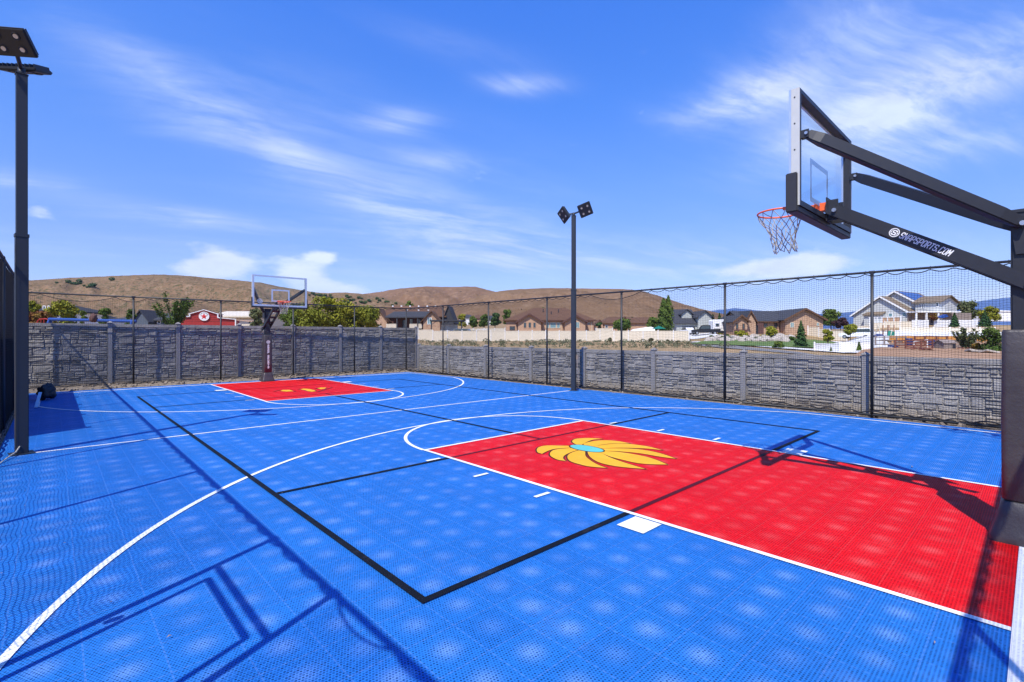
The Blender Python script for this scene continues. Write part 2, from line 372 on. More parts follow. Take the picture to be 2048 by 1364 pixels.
def tag(o, label=None, cat=None, group=None, kind=None):
    if label: o['label'] = label
    if cat: o['category'] = cat
    if group: o['group'] = group
    if kind: o['kind'] = kind
    return o
def thing(name, label, cat, loc=(0,0,0), rz=0.0, group=None):
    o = bpy.data.objects.new(name, None); COL.objects.link(o); o.empty_display_size = 0.2
    o.location = loc; o.rotation_euler = (0, 0, rz)
    return tag(o, label, cat, group)
def copy_tree(o, parent=None):
    c = o.copy(); COL.objects.link(c)
    if parent is not None: c.parent = parent
    for ch in list(o.children): copy_tree(ch, c)
    return c
def at(px, d, z=0.0):
    """ground-plan point in column px of the photo, d metres ahead"""
    p = CAM + FW*d + RT*((px-1024)/FPX*d); return Vector((p.x, p.y, z))
def zat(py, d): return CAM.z + (HY-py)/FPX*d
def lerp_tab(tab, x):
    if x <= tab[0][0]: return tab[0][1]
    for (a, b), (c, e) in zip(tab, tab[1:]):
        if x <= c: return b + (e-b)*(x-a)/(c-a)
    return tab[-1][1]

# ------------------------------------------------------------------ terrain
RK = [0, 24, 45, 60, 78, 88, 100, 115, 150, 250, 400, 600, 2000]
PROF = [(-400, [-.06, 0, .4, .8, 1.2, 1.4, 1.7, 2.2, 4, 9, 16, 24, 24]),
        (830,  [-.06, 0, .4, .8, 1.2, 1.4, 1.7, 2.2, 4, 9, 16, 24, 24]),
        (860,  [-.06, 0, .4, .6, .75, .85, 1.5, 2.2, 4, 8, 13, 20, 20]),
        (1390, [-.06, 0, .3, .55, .75, .85, 1.7, 2.4, 3.5, 6, 9, 12, 10]),
        (1440, [-.06, 0, .2, .42, .9, 1.5, 2.3, 2.8, 3.6, 5, 6, 6, 0]),
        (1560, [-.06, 0, .15, .25, .75, 1.6, 2.6, 3.2, 3.6, 4, 3, 0, 0]),
        (1690, [-.06, 0.1, .12, .15, .25, .55, 2.4, 3.2, 4.0, 4, 3, 0, 0]),
        (1760, [-.06, .12, .45, .95, 1.9, 2.9, 4.0, 4.4, 4.8, 4, 3, 0, 0]),
        (2400, [-.06, .12, .50, 1.05, 1.9, 2.9, 4.0, 4.4, 4.8, 4, 3, 0, 0])]
def rowz(row, d):
    for i in range(len(RK)-1):
        if d <= RK[i+1]:
            t = (d-RK[i])/(RK[i+1]-RK[i]); return row[i] + (row[i+1]-row[i])*t
    return row[-1]
def zpd(px, d):
    px = max(-400, min(2400, px))
    for (a, ra), (b, rb) in zip(PROF, PROF[1:]):
        if px <= b:
            t = (px-a)/(b-a); return rowz(ra, d)*(1-t) + rowz(rb, d)*t
    return rowz(PROF[-1][1], d)
def zt(x, y):
    v = Vector((x, y, 0)) - CAM; f = v.dot(FW); r = v.dot(RT); dist = math.hypot(f, r)
    if f < 0.5*dist: d = 0.5*dist; px = 2400 if r > 0 else -400
    else: d = f; px = 1024 + FPX*r/f
    return zpd(px, d)
zt_open = zt
def zt(x, y):
    z = zt_open(x, y)
    dx = max(-7.6-x, 0, x-7.7); dy = max(-3-y, 0, y-21.6); k = min(1.0, math.hypot(dx, dy)/5.0)
    return -0.07*(1-k)+z*k
def gpt(px, d): p = at(px, d); return Vector((p.x, p.y, zpd(px, d)))

def ground_mat():
    m = bpy.data.materials.new('dry field ground'); m.use_nodes = True; T = NT(m.node_tree); b = T.n['Principled BSDF']
    pos = T.node('ShaderNodeNewGeometry').outputs['Position']
    n1 = T.noise(pos, 0.16, 6, 0.65); n2 = T.noise(pos, 1.7, 6, 0.7); n3 = T.noise(pos, 9, 4, 0.7)
    c = T.mix(T.smooth(n1, 0.40, 0.60), (0.36, 0.235, 0.12, 1), (0.29, 0.20, 0.095, 1))
    c = T.mix(T.smooth(n2, 0.52, 0.66), c, (0.17, 0.15, 0.065, 1))
    c = T.mix(T.smooth(n3, 0.56, 0.70), c, (0.44, 0.35, 0.24, 1))
    c = T.mix(T.smooth(T.noise(pos, 3.5, 5, 0.7), 0.58, 0.7), c, (0.12, 0.07, 0.04, 1))
    T.l.new(c, b.inputs['Base Color']); b.inputs['Roughness'].default_value = 0.95; b.inputs['Specular IOR Level'].default_value = 0.2
    bp = T.node('ShaderNodeBump'); bp.inputs['Strength'].default_value = 0.7; bp.inputs['Distance'].default_value = 0.15
    T.l.new(n2, bp.inputs['Height']); T.l.new(bp.outputs[0], b.inputs['Normal'])
    return m
def build_ground():
    mb = MB(); rad = [0.0]; r = 1.5
    while r < 2000: rad.append(r); r *= 1.07
    rad.append(2000)
    angs = []; a = -180.0
    while a < 180: angs.append(a); a += 0.75 if -58 <= a < 58 else 4.0
    n = len(angs); vs = [(CAM.x, CAM.y, -0.06)]
    for r in rad[1:]:
        for a in angs:
            p = CAM + FW*(r*math.cos(R(a))) + RT*(r*math.sin(R(a)))
            nz = noise.noise((p.x*0.06, p.y*0.06, 0))*min(0.25, max(0, (r-40)*0.006))
            vs.append((p.x, p.y, zt(p.x, p.y)+nz))
    fs = [(0, 1+k, 1+(k+1) % n) for k in range(n)]
    for i in range(len(rad)-2):
        for k in range(n):
            l = (k+1) % n; b0 = 1+i*n; b1 = b0+n
            fs.append((b0+k, b1+k, b1+l, b0+l))
    fs = [tuple(reversed(f)) for f in fs]
    mb.add(vs, fs); return tag(mb.build('ground', ground_mat(), smooth=True), kind='structure')
build_ground()

def drape(name, m, poly, off, kind='structure', n=14):
    """a sheet laid on the terrain; poly = four (px, d) corners in order"""
    mb = MB(); vs = []
    (a, b, c, d) = poly
    for i in range(n+1):
        for j in range(n+1):
            u, v = i/n, j/n
            px = (a[0]*(1-u)+b[0]*u)*(1-v) + (d[0]*(1-u)+c[0]*u)*v
            dd = (a[1]*(1-u)+b[1]*u)*(1-v) + (d[1]*(1-u)+c[1]*u)*v
            p = gpt(px, dd); vs.append((p.x, p.y, zt(p.x, p.y)+off))
    fs = [(i*(n+1)+j, (i+1)*(n+1)+j, (i+1)*(n+1)+j+1, i*(n+1)+j+1) for i in range(n) for j in range(n)]
    mb.add(vs, fs); return tag(mb.build(name, m), kind=kind)
drape('lawn', M_LAWN, [(1380, 64), (1700, 58), (1712, 86), (1420, 86)], 0.16)
drape('road', M_ASPH, [(1388, 60), (1640, 38), (1600, 46), (1380, 74)], 0.08)
drape('path', M_CONC, [(1375, 75), (1740, 38.5), (1732, 44), (1392, 79)], 0.12)
drape('driveway', M_CONC, [(1628, 50), (1785, 46), (1752, 86), (1680, 88)], 0.16)
drape('parking_apron', M_CONC, [(1740, 62), (2060, 61), (2060, 80), (1660, 86)], 0.22)
drape('dirt_lot', M_DIRT, [(1690, 26), (2250, 24), (2250, 57), (1745, 57)], 0.14)
drape('garage_apron', M_CONC, [(1360, 90), (1440, 90), (1420, 106), (1345, 106)], 0.22)

def hill_mat(name, a, b, c, s=0.012, shrub=(0.055, 0.062, 0.028), amt=(0.60, 0.68)):
    m = bpy.data.materials.new(name); m.use_nodes = True; T = NT(m.node_tree); bs = T.n['Principled BSDF']
    pos = T.node('ShaderNodeNewGeometry').outputs['Position']
    n1 = T.noise(pos, s, 7, 0.62); n2 = T.noise(pos, s*9, 6, 0.7); n3 = T.noise(pos, s*24, 5, 0.78)
    k = T.mix(T.smooth(n1, 0.38, 0.62), c4(a), c4(b)); k = T.mix(T.smooth(n2, 0.45, 0.7), k, c4(c))
    k = T.mix(T.math('MULTIPLY', T.smooth(n3, amt[0], amt[1]), 0.75), k, c4(shrub))
    T.l.new(k, bs.inputs['Base Color']); bs.inputs['Roughness'].default_value = 1.0; bs.inputs['Specular IOR Level'].default_value = 0.0
    bp = T.node('ShaderNodeBump'); bp.inputs['Strength'].default_value = 0.6; bp.inputs['Distance'].default_value = 0.03/s
    T.l.new(n2, bp.inputs['Height']); T.l.new(bp.outputs[0], bs.inputs['Normal'])
    return m
def hill(name, m, sky, d0, d1, z0, rough, seed, step=5, rows=34, kind='structure', power=0.8):
    mb = MB(); cols = []; px = sky[0][0]
    while px <= sky[-1][0]: cols.append(px); px += step
    vs = []
    for px in cols:
        zr = zat(lerp_tab(sky, px), d1)
        for j in range(rows+6):
            t = j/(rows-1)
            if t <= 1: d = d0+(d1-d0)*t; z = z0+(zr-z0)*(t**power)
            else: d = d1+(d1-d0)*(t-1)*1.5; z = zr-(zr-z0)*((t-1)*4.5)**1.5*1.0
            p = at(px, d)
            q = noise.fractal((p.x*rough[1]+seed, p.y*rough[1], 0), 0.9, 2.1, 5)
            g = abs(noise.noise((p.x*rough[1]*1.7+seed*2, p.y*rough[1]*1.7, 3)))
            g += 0.40*abs(noise.noise((p.x*rough[1]*5+seed, p.y*rough[1]*5, 7)))
            k = max(0.0, min(t, 1.0)); w = 4*k*(1-k) if t < 1 else 0.0
            z += rough[0]*min(0.12*w, q*0.5-g*0.9+0.10)*w*(1-k**6) + (noise.noise((px*0.06+seed, 0, 0))*rough[0]*0.02 if t > 0.9 else 0)
            vs.append((p.x, p.y, z))
    n = rows+6
    fs = [(i*n+j, (i+1)*n+j, (i+1)*n+j+1, i*n+j+1) for i in range(len(cols)-1) for j in range(n-1)]
    mb.add(vs, fs); return tag(mb.build(name, m, smooth=True), kind=kind)
HM1 = hill_mat('sagebrush hillside', (0.215, 0.132, 0.075), (0.165, 0.102, 0.058), (0.25, 0.168, 0.102), 0.012, amt=(0.47, 0.60))
HM2 = hill_mat('reddish hillside', (0.185, 0.105, 0.058), (0.15, 0.088, 0.05), (0.235, 0.145, 0.085), 0.007, amt=(0.66, 0.75))
HM3 = hill_mat('bare brown hillside', (0.19, 0.115, 0.064), (0.15, 0.092, 0.052), (0.23, 0.148, 0.088), 0.009, amt=(0.63, 0.72))
HM4 = hill_mat('haze-tinted forested range', (0.020, 0.050, 0.16), (0.030, 0.065, 0.19), (0.016, 0.04, 0.13), 0.0016, shrub=(0.75, 0.78, 0.85), amt=(0.66, 0.7))  # blue of the distance haze is painted into the forest colour
SK1 = [(-260, 580), (-60, 574), (40, 562), (90, 559), (130, 556), (200, 553), (270, 550), (330, 549), (380, 552), (420, 556), (480, 561), (520, 565), (560, 573), (600, 580),
       (640, 586), (690, 585), (720, 587), (760, 594), (800, 604), (860, 618), (930, 634), (1000, 655)]
SK2 = [(560, 612), (640, 600), (700, 592), (750, 585), (800, 577), (850, 572.5), (900, 574), (950, 573), (980, 581), (1020, 590), (1060, 600), (1120, 614), (1200, 630)]
SK3 = [(800, 640), (870, 622), (920, 606), (960, 590), (1000, 582), (1040, 578), (1100, 576), (1180, 577), (1250, 578), (1290, 583), (1330, 596), (1380, 612), (1420, 622), (1460, 631), (1500, 640), (1560, 656)]
SK4 = [(1250, 652), (1340, 640), (1390, 627), (1420, 622), (1470, 616), (1500, 619), (1540, 624), (1600, 630), (1700, 624), (1800, 612), (1860, 599), (1890, 601), (1930, 607), (1960, 602), (1990, 598), (2020, 595), (2100, 590), (2250, 596)]
hill('hills', HM1, SK1, 330, 760, 4, (32, 0.007), 3.1)
hill('rear_hill', HM2, SK2, 760, 1500, 20, (95, 0.0045), 8.7)
hill('brown_hill', HM3, SK3, 420, 1050, 6, (44, 0.005), 5.5)
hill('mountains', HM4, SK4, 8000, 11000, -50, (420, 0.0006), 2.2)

# ------------------------------------------------------------------ court surface and markings
CY = 9.812                      # half length
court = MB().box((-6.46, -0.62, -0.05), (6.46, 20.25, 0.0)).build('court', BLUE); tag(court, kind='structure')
def sheet(name, polys, z, m, parent=court):
    mb = MB()
    for p in polys: mb.flat(p, z)
    return mb.build(name, m, parent)
def rect(x0, y0, x1, y1): return [(x0, y0), (x1, y0), (x1, y1), (x0, y1)]
def arc_band(cx, cy, ro, w, a0, a1, n=72):
    out = []
    for i in range(n):
        t0 = R(a0+(a1-a0)*i/n); t1 = R(a0+(a1-a0)*(i+1)/n)
        out.append([(cx+ro*math.cos(t0), cy+ro*math.sin(t0)), (cx+ro*math.cos(t1), cy+ro*math.sin(t1)),
                    (cx+(ro-w)*math.cos(t1), cy+(ro-w)*math.sin(t1)), (cx+(ro-w)*math.cos(t0), cy+(ro-w)*math.sin(t0))])
    return out
def half(polys, far):
    if not far: return polys
    return [[(-x, 2*CY-y) for x, y in p] for p in polys]
FT = 6.116; HW = 1.88; LW = 0.052
BX0, BX1, BY0, SV = -4.15, 4.062, 2.561, 5.456
for far in (False, True):
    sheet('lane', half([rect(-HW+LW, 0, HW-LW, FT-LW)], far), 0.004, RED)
    pr = [rect(-HW, 0, -HW+LW, FT), rect(HW-LW, 0, HW, FT), rect(-HW+LW, FT-LW, HW-LW, FT)]
    for sx in (-1, 1):
        for y in (3.49, 4.51, 5.53): pr.append(rect(*sorted((sx*(HW+0.09), sx*(HW+0.31)))[:1], y-0.025, sorted((sx*(HW+0.09), sx*(HW+0.31)))[1], y+0.025))
        pr.append(rect(min(sx*(HW+0.02), sx*(HW+0.32)), 2.19, max(sx*(HW+0.02), sx*(HW+0.32)), 2.46))
    sheet('lane_line', half(pr, far), 0.008, WHITE)
    sheet('free_throw_arc', half(arc_band(0, FT-0.01, HW+0.01, 0.055, 0, 180), far), 0.006, WHITE)
    XC = 6.17; RC = 6.44; YC = 1.485
    a0 = math.degrees(math.acos(XC/RC)); yc = YC+math.sqrt(RC*RC-XC*XC)
    sheet('three_point_line', half(arc_band(0, YC, RC, 0.055, a0, 180-a0, 110)+[rect(-XC, 0, -XC+0.055, yc), rect(XC-0.055, 0, XC, yc)], far), 0.0065, WHITE)
    sheet('baseline', half([rect(-6.2, -0.11, 6.2, -0.002)], far), 0.005, WHITE)
sheet('half_court_line', [rect(-6.2, CY-0.027, 6.05, CY+0.027)], 0.005, WHITE)
def black(polys, z): sheet('tennis_line', polys, z, BLACK)
W2 = 0.028; YT = 2*CY-BY0-0.02; SVT = 14.2
bl = []
for x in (BX0, BX1): bl.append(rect(x-W2, BY0-W2, x+W2, YT+W2))
mr = []
for y in (BY0, YT, SV, SVT):
    bl += [rect(BX0+W2, y-W2, -HW-0.001, y+W2), rect(HW+0.001, y-W2, BX1-W2, y+W2)]
    mr.append(rect(-HW+LW, y-W2, HW-LW, y+W2))
bl.append(rect(-0.03-W2, FT+0.001, -0.03+W2, 2*CY-FT-0.001))
mr += [rect(-0.03-W2, SV+W2, -0.03+W2, FT-LW), rect(-0.03-W2, 2*CY-FT+LW, -0.03+W2, SVT-W2)]
black(bl, 0.010); sheet('tennis_line', mr, 0.0075, MAROON)

# the flower in the near lane, nine petals about an oval heart (outlines measured on the floor)
PET = [[(0.07,4.8),(0.18,4.97),(0.34,5.06),(0.46,5.05),(0.61,4.95),(0.71,4.76),(0.56,4.83),(0.39,4.81),(0.19,4.75),(0.05,4.70)],
 [(0.18,4.74),(0.39,4.77),(0.55,4.74),(0.69,4.63),(0.75,4.46),(0.74,4.26),(0.63,4.38),(0.48,4.48),(0.31,4.52),(0.05,4.55)],
 [(0.05,4.54),(0.30,4.505),(0.46,4.46),(0.62,4.36),(0.72,4.19),(0.76,3.95),(0.70,3.68),(0.63,3.88),(0.51,4.05),(0.35,4.22),(0.12,4.38),(0.02,4.48)],
 [(0.00,4.46),(0.14,4.345),(0.32,4.20),(0.46,4.03),(0.52,3.81),(0.49,3.56),(0.38,3.29),(0.32,3.49),(0.30,3.72),(0.24,3.94),(0.13,4.13),(0.03,4.27)],
 [(-0.03,4.45),(0.05,4.21),(0.12,4.08),(0.17,3.90),(0.18,3.65),(0.12,3.43),(0.01,3.21),(-0.12,3.35),(-0.21,3.52),(-0.21,3.77),(-0.18,3.98),(-0.10,4.20)],
 [(-0.08,4.42),(-0.20,4.36),(-0.40,4.16),(-0.53,3.95),(-0.57,3.77),(-0.53,3.55),(-0.39,3.29),(-0.35,3.49),(-0.30,3.71),(-0.22,3.96),(-0.12,4.16),(-0.06,4.35)],
 [(-0.10,4.50),(-0.31,4.51),(-0.52,4.45),(-0.68,4.33),(-0.79,4.18),(-0.82,4.01),(-0.81,3.84),(-0.71,3.65),(-0.66,3.83),(-0.55,4.04),(-0.41,4.23),(-0.22,4.39)],
 [(-0.07,4.62),(-0.28,4.74),(-0.45,4.78),(-0.60,4.72),(-0.74,4.60),(-0.82,4.46),(-0.85,4.34),(-0.82,4.24),(-0.74,4.36),(-0.59,4.46),(-0.38,4.52),(-0.15,4.55)],
 [(-0.06,4.72),(-0.08,4.80),(-0.19,4.92),(-0.33,5.06),(-0.49,5.06),(-0.64,4.96),(-0.75,4.83),(-0.76,4.74),(-0.58,4.80),(-0.42,4.82),(-0.26,4.76),(-0.12,4.68)]]
def smooth_poly(p, tips=(), n=5):
    m = len(p); out = []
    for i in range(m):
        a, b, c, d = (Vector(p[(i+k) % m]) for k in (-1, 0, 1, 2))
        for j in range(n):
            t = j/n
            out.append(tuple(0.5*((2*b)+(c-a)*t+(2*a-5*b+4*c-d)*t*t+(3*b-a-3*c+d)*t**3)))
    return out
def grow(p, w):
    m = len(p); out = []
    ar = sum(p[i][0]*p[(i+1) % m][1]-p[(i+1) % m][0]*p[i][1] for i in range(m)); sg = 1 if ar > 0 else -1
    for i in range(m):
        d = (Vector(p[(i+1) % m])-Vector(p[i-1])).normalized(); out.append((p[i][0]+d.y*w*sg, p[i][1]-d.x*w*sg))
    return out
TIPS = {(0.71,4.76),(0.74,4.26),(0.70,3.68),(0.38,3.29),(0.01,3.21),(-0.39,3.29),(-0.71,3.65),(-0.82,4.24),(-0.76,4.74)}
def emblem(far):
    ink, yel = MB(), MB()
    for k, p in enumerate(PET):
        sp = smooth_poly([b for a in p for b in ([a, a] if a in TIPS else [a])], n=4); sp = [a for i, a in enumerate(sp) if (Vector(a)-Vector(sp[i-1])).length > 1e-4]
        sp = half([sp], far)[0]
        ink.flat(grow(sp, 0.022), 0.0058+0.0001*k); yel.flat(sp, 0.0076+0.0001*k)
    e = ink.build('emblem_outline', INK, court); yel.build('flower_petals', YELLOW, court)
    hc = [(-0.03+0.155*math.cos(t), 4.515+0.29*math.sin(t)) for t in [2*math.pi*i/40 for i in range(40)]]
    hc = half([hc], far)[0]
    MB().flat(grow(hc, 0.024), 0.0092).build('emblem_outline', INK, court); MB().flat(hc, 0.0101).build('flower_heart', TURQ, court)
emblem(False)
# the far lane shows only scraps of that emblem
def far_scraps():
    g = lambda px, py: (lambda v, t: (CAM.x+v.x*t, CAM.y+v.y*t))(FW+RT*((px-1024)/FPX)+Vector((0, 0, (HY-py)/FPX)), CAM.z/((py-HY)/FPX))
    z = lambda x, y: g(540+x*0.078125, 755+y*0.078125)
    yl = [[(260,350),(330,325),(500,322),(600,355),(420,366)], [(770,310),(860,290),(1000,300),(1130,330),(1180,355),(1060,368),(960,350),(880,325)], [(1210,280),(1300,262),(1450,265),(1390,292),(1300,305)]]
    ms = MB(); mi = MB()
    for p in yl:
        q = [z(*a) for a in p]; ms.flat(q, 0.0088); mi.flat(grow(q, 0.03), 0.0082)
    ms.build('flower_petals', YELLOW, court); mi.build('emblem_outline', INK, court)
    mk = MB()
    for a, b in (((100,368),(240,330)), ((1220,375),(1600,258)), ((600,350),(660,364)), ((720,310),(780,300)), ((1170,290),(1210,275))):
        p, q = Vector(z(*a)), Vector(z(*b)); d = (q-p).normalized(); s = Vector((-d.y, d.x))*0.03
        mk.flat([tuple(p+s), tuple(p-s), tuple(q-s), tuple(q+s)], 0.0079)
    mk.build('emblem_outline', INK, court)
far_scraps()

# gravel margins between court and walls
def strip(name, pts_in, pts_out, m):
    mb = MB(); n = 60; vs = []
    for i in range(n+1):
        t = i/n
        for (a, b), in ((pts_in,), (pts_out,)):
            p = Vector(a).lerp(Vector(b), t)
            vs.append((p.x+rnd.uniform(-.03, .03), p.y+rnd.uniform(-.03, .03), p.z+rnd.uniform(-.02, .02)))
    mb.add(vs, [(2*i, 2*i+2, 2*i+3, 2*i+1) for i in range(n)])
    return tag(mb.build(name, m), kind='structure')
strip('gravel_path', ((-7.2, 20.2, -0.02), (6.6, 20.2, -0.02)), ((-7.2, 21.5, 0.13), (7.6, 21.5, 0.12)), M_GRAVEL)
strip('gravel_path', ((6.42, -1.0, -0.015), (6.42, 20.3, -0.015)), ((7.4, -1.0, 0.01), (7.6, 21.4, 0.10)), M_GRAVEL)
strip('gravel_path', ((-6.44, -1.0, -0.015), (-6.44, 20.4, -0.015)), ((-7.6, -1.0, 0.0), (-7.6, 21.4, 0.10)), M_GRAVEL)
pb = MB()
for i in range(420):
    if rnd.random() < 0.6: x, y = rnd.uniform(-6.4, 6.5), rnd.uniform(20.27, 21.1); z = (y-20.2)*0.11
    else: x, y = rnd.uniform(6.5, 6.95), rnd.uniform(0, 20.3); z = 0.0
    s = rnd.uniform(0.012, 0.05)
    M = Matrix.Translation((x, y, z)) @ Euler((rnd.random()*3, rnd.random()*3, rnd.random()*3)).to_matrix().to_4x4()
    pb.box((-s, -s*0.8, -s*0.6), (s, s*0.8, s*0.6), M)
tag(pb.build('pebbles', M_GRAVEL), 'loose tan pebbles strewn along the foot of the stone walls', 'pebbles', kind='stuff')

# ------------------------------------------------------------------ moulded stone walls
def stone_panel_mb(W_, H_, rng):
    """irregular ashlar face in the XZ plane, front towards -Y"""
    mb = MB(); mb.box((0, 0.0, 0), (W_, 0.06, H_))
    rail = 0.105
    mb.box((0, -0.035, H_-rail), (W_, -0.001, H_)); mb.box((0, -0.03, 0), (W_, -0.001, 0.06))
    def stone(x0, z0, x1, z1):
        g = 0.0075; b = min(0.014, (x1-x0)*0.2, (z1-z0)*0.25); d = rng.uniform(0.018, 0.040)
        x0 += g; x1 -= g; z0 += g; z1 -= g
        if x1-x0 < 0.03 or z1-z0 < 0.02: return
        nx = max(2, int((x1-x0)/0.09)); nz = max(2, int((z1-z0)/0.05))
        tx, tz = rng.uniform(-.012, .012), rng.uniform(-.012, .012)
        vs = []
        for j in range(nz+1):
            for i in range(nx+1):
                u, v = i/nx, j/nz
                x = x0+b+(x1-x0-2*b)*u; z = z0+b+(z1-z0-2*b)*v
                if 0 < i < nx: x += rng.uniform(-.01, .01)
                else: x += rng.uniform(-.006, .006)
                z += rng.uniform(-.006, .006)
                vs.append((x, -(d+tx*(u-.5)+tz*(v-.5)+rng.uniform(-.006, .006)), z))
        n = nx+1; fs = [(j*n+i, j*n+i+1, (j+1)*n+i+1, (j+1)*n+i) for j in range(nz) for i in range(nx)]
        ring = [i for i in range(n)]+[j*n+nx for j in range(1, nz+1)]+[nz*n+i for i in range(nx-1, -1, -1)]+[j*n for j in range(nz-1, 0, -1)]
        o = len(vs)
        for k in ring:
            i, j = k % n, k//n; u, v = i/nx, j/nz
            vs.append((x0+(x1-x0)*u, 0.0, z0+(z1-z0)*v))
        m = len(ring); fs += [(ring[k], o+k, o+(k+1) % m, ring[(k+1) % m]) for k in range(m)]
        mb.add(vs, fs)
    z = 0.06
    top = H_-rail
    while z < top-0.03:
        h = min(rng.choice((0.13, 0.17, 0.2, 0.24)), top-z)
        if top-z-h < 0.06: h = top-z
        x = rng.uniform(-0.2, 0.0)
        while x < W_:
            w = rng.uniform(0.16, 0.5); xa, xb = max(0, x), min(W_, x+w)
            if W_-xb < 0.08: xb = W_
            if xb-xa > 0.04:
                k = rng.random()
                if k < 0.30 or h < 0.1: stone(xa, z, xb, z+h)
                elif k < 0.72:
                    s = rng.uniform(0.35, 0.65); stone(xa, z, xb, z+h*s)
                    if rng.random() < 0.5 and xb-xa > 0.25:
                        c = xa+(xb-xa)*rng.uniform(.35, .65); stone(xa, z+h*s, c, z+h); stone(c, z+h*s, xb, z+h)
                    else: stone(xa, z+h*s, xb, z+h)
                else:
                    a, b = rng.uniform(.25, .4), rng.uniform(.6, .75)
                    stone(xa, z, xb, z+h*a); stone(xa, z+h*a, xb, z+h*b); stone(xa, z+h*b, xb, z+h)
            if xb >= W_: break
            x = xb
        z += h
    return mb
def stone_wall(label, pts, h, face, z0=0.0, capz=0.055):
    """pts = post centres in plan; face = +1 when the stone faces the left of the walking direction"""
    p0 = Vector((pts[0][0], pts[0][1], 0)); t = thing('stone_fence', label, 'stone fence', (p0.x, p0.y, z0))
    for i, p in enumerate(pts):
        ps = MB().box((-.064, -.064, -0.12), (.064, .064, h+0.02)).build('post', M_STONEP, t, bevel=0.006)
        ps.location = Vector((p[0]-p0.x, p[1]-p0.y, 0))
        q = Vector(pts[min(i+1, len(pts)-1)])-Vector(pts[max(i-1, 0)]); ps.rotation_euler = (0, 0, math.atan2(q.y, q.x))
        MB().box((-.08, -.08, h+0.021), (.08, .08, h+0.045)).add([(-.08, -.08, h+.045), (.08, -.08, h+.045), (.08, .08, h+.045), (-.08, .08, h+.045), (0, 0, h+.045+capz)],
            [(0, 1, 4), (1, 2, 4), (2, 3, 4), (3, 0, 4)]).build('post_cap', M_STONEP, ps)
        if i < len(pts)-1:
            a, b = Vector(p), Vector(pts[i+1]); d = b-a; L = d.length-0.13; ang = math.atan2(d.y, d.x)
            rng = random.Random(int(p[0]*131+p[1]*977+i*31)); pm = stone_panel_mb(L, h, rng)
            c = (a+b)/2
            if face > 0: M = Matrix.Rotation(ang+math.pi, 4, 'Z'); st = Vector((b.x, b.y, 0))-Vector((d.normalized().x, d.normalized().y, 0))*0.065
            else: M = Matrix.Rotation(ang, 4, 'Z'); st = Vector((a.x, a.y, 0))+Vector((d.normalized().x, d.normalized().y, 0))*0.065
            o = pm.build('panel', M_STONE, t); o.location = st-p0; o.location.z = 0; o.rotation_euler = (0, 0, M.to_euler().z)
    return t
YW = 21.36
fx = [-6.9, -4.66+0.15, -2.53, -0.55, 1.43, 3.40, 5.38, 7.42]
def far_x(px): v = FW+RT*((px-1024)/FPX); return CAM.x+v.x*(YW-CAM.y)/v.y
fx = [-6.75]+[far_x(p) for p in (220, 356, 478.5, 586, 680, 761, 832)]
stone_wall('tall grey stone fence behind the far hoop, moulded panels between capped posts', [(x, YW) for x in fx], 1.98, -1, 0.13)
XW = 7.0
def right_y(px): v = FW+RT*((px-1024)/FPX); return CAM.y+v.y*(XW-CAM.x)/v.x
ry = [right_y(p) for p in (1731.6, 1487.5, 1308, 1169, 1062.8, 971.5, 898)]
stone_wall('low grey stone fence along the right side of the court, field beyond it', [(XW, ry[0]-2*2.56), (XW, ry[0]-2.56)]+[(XW, y) for y in ry]+[(XW+0.03, ry[-1]+2.5)], 1.29, +1, -0.03)
stone_wall('shaded grey stone fence at the left behind the floodlight pole', [(-6.78, 11.30+k*2.06) for k in range(5)], 2.02, -1, 0.0)

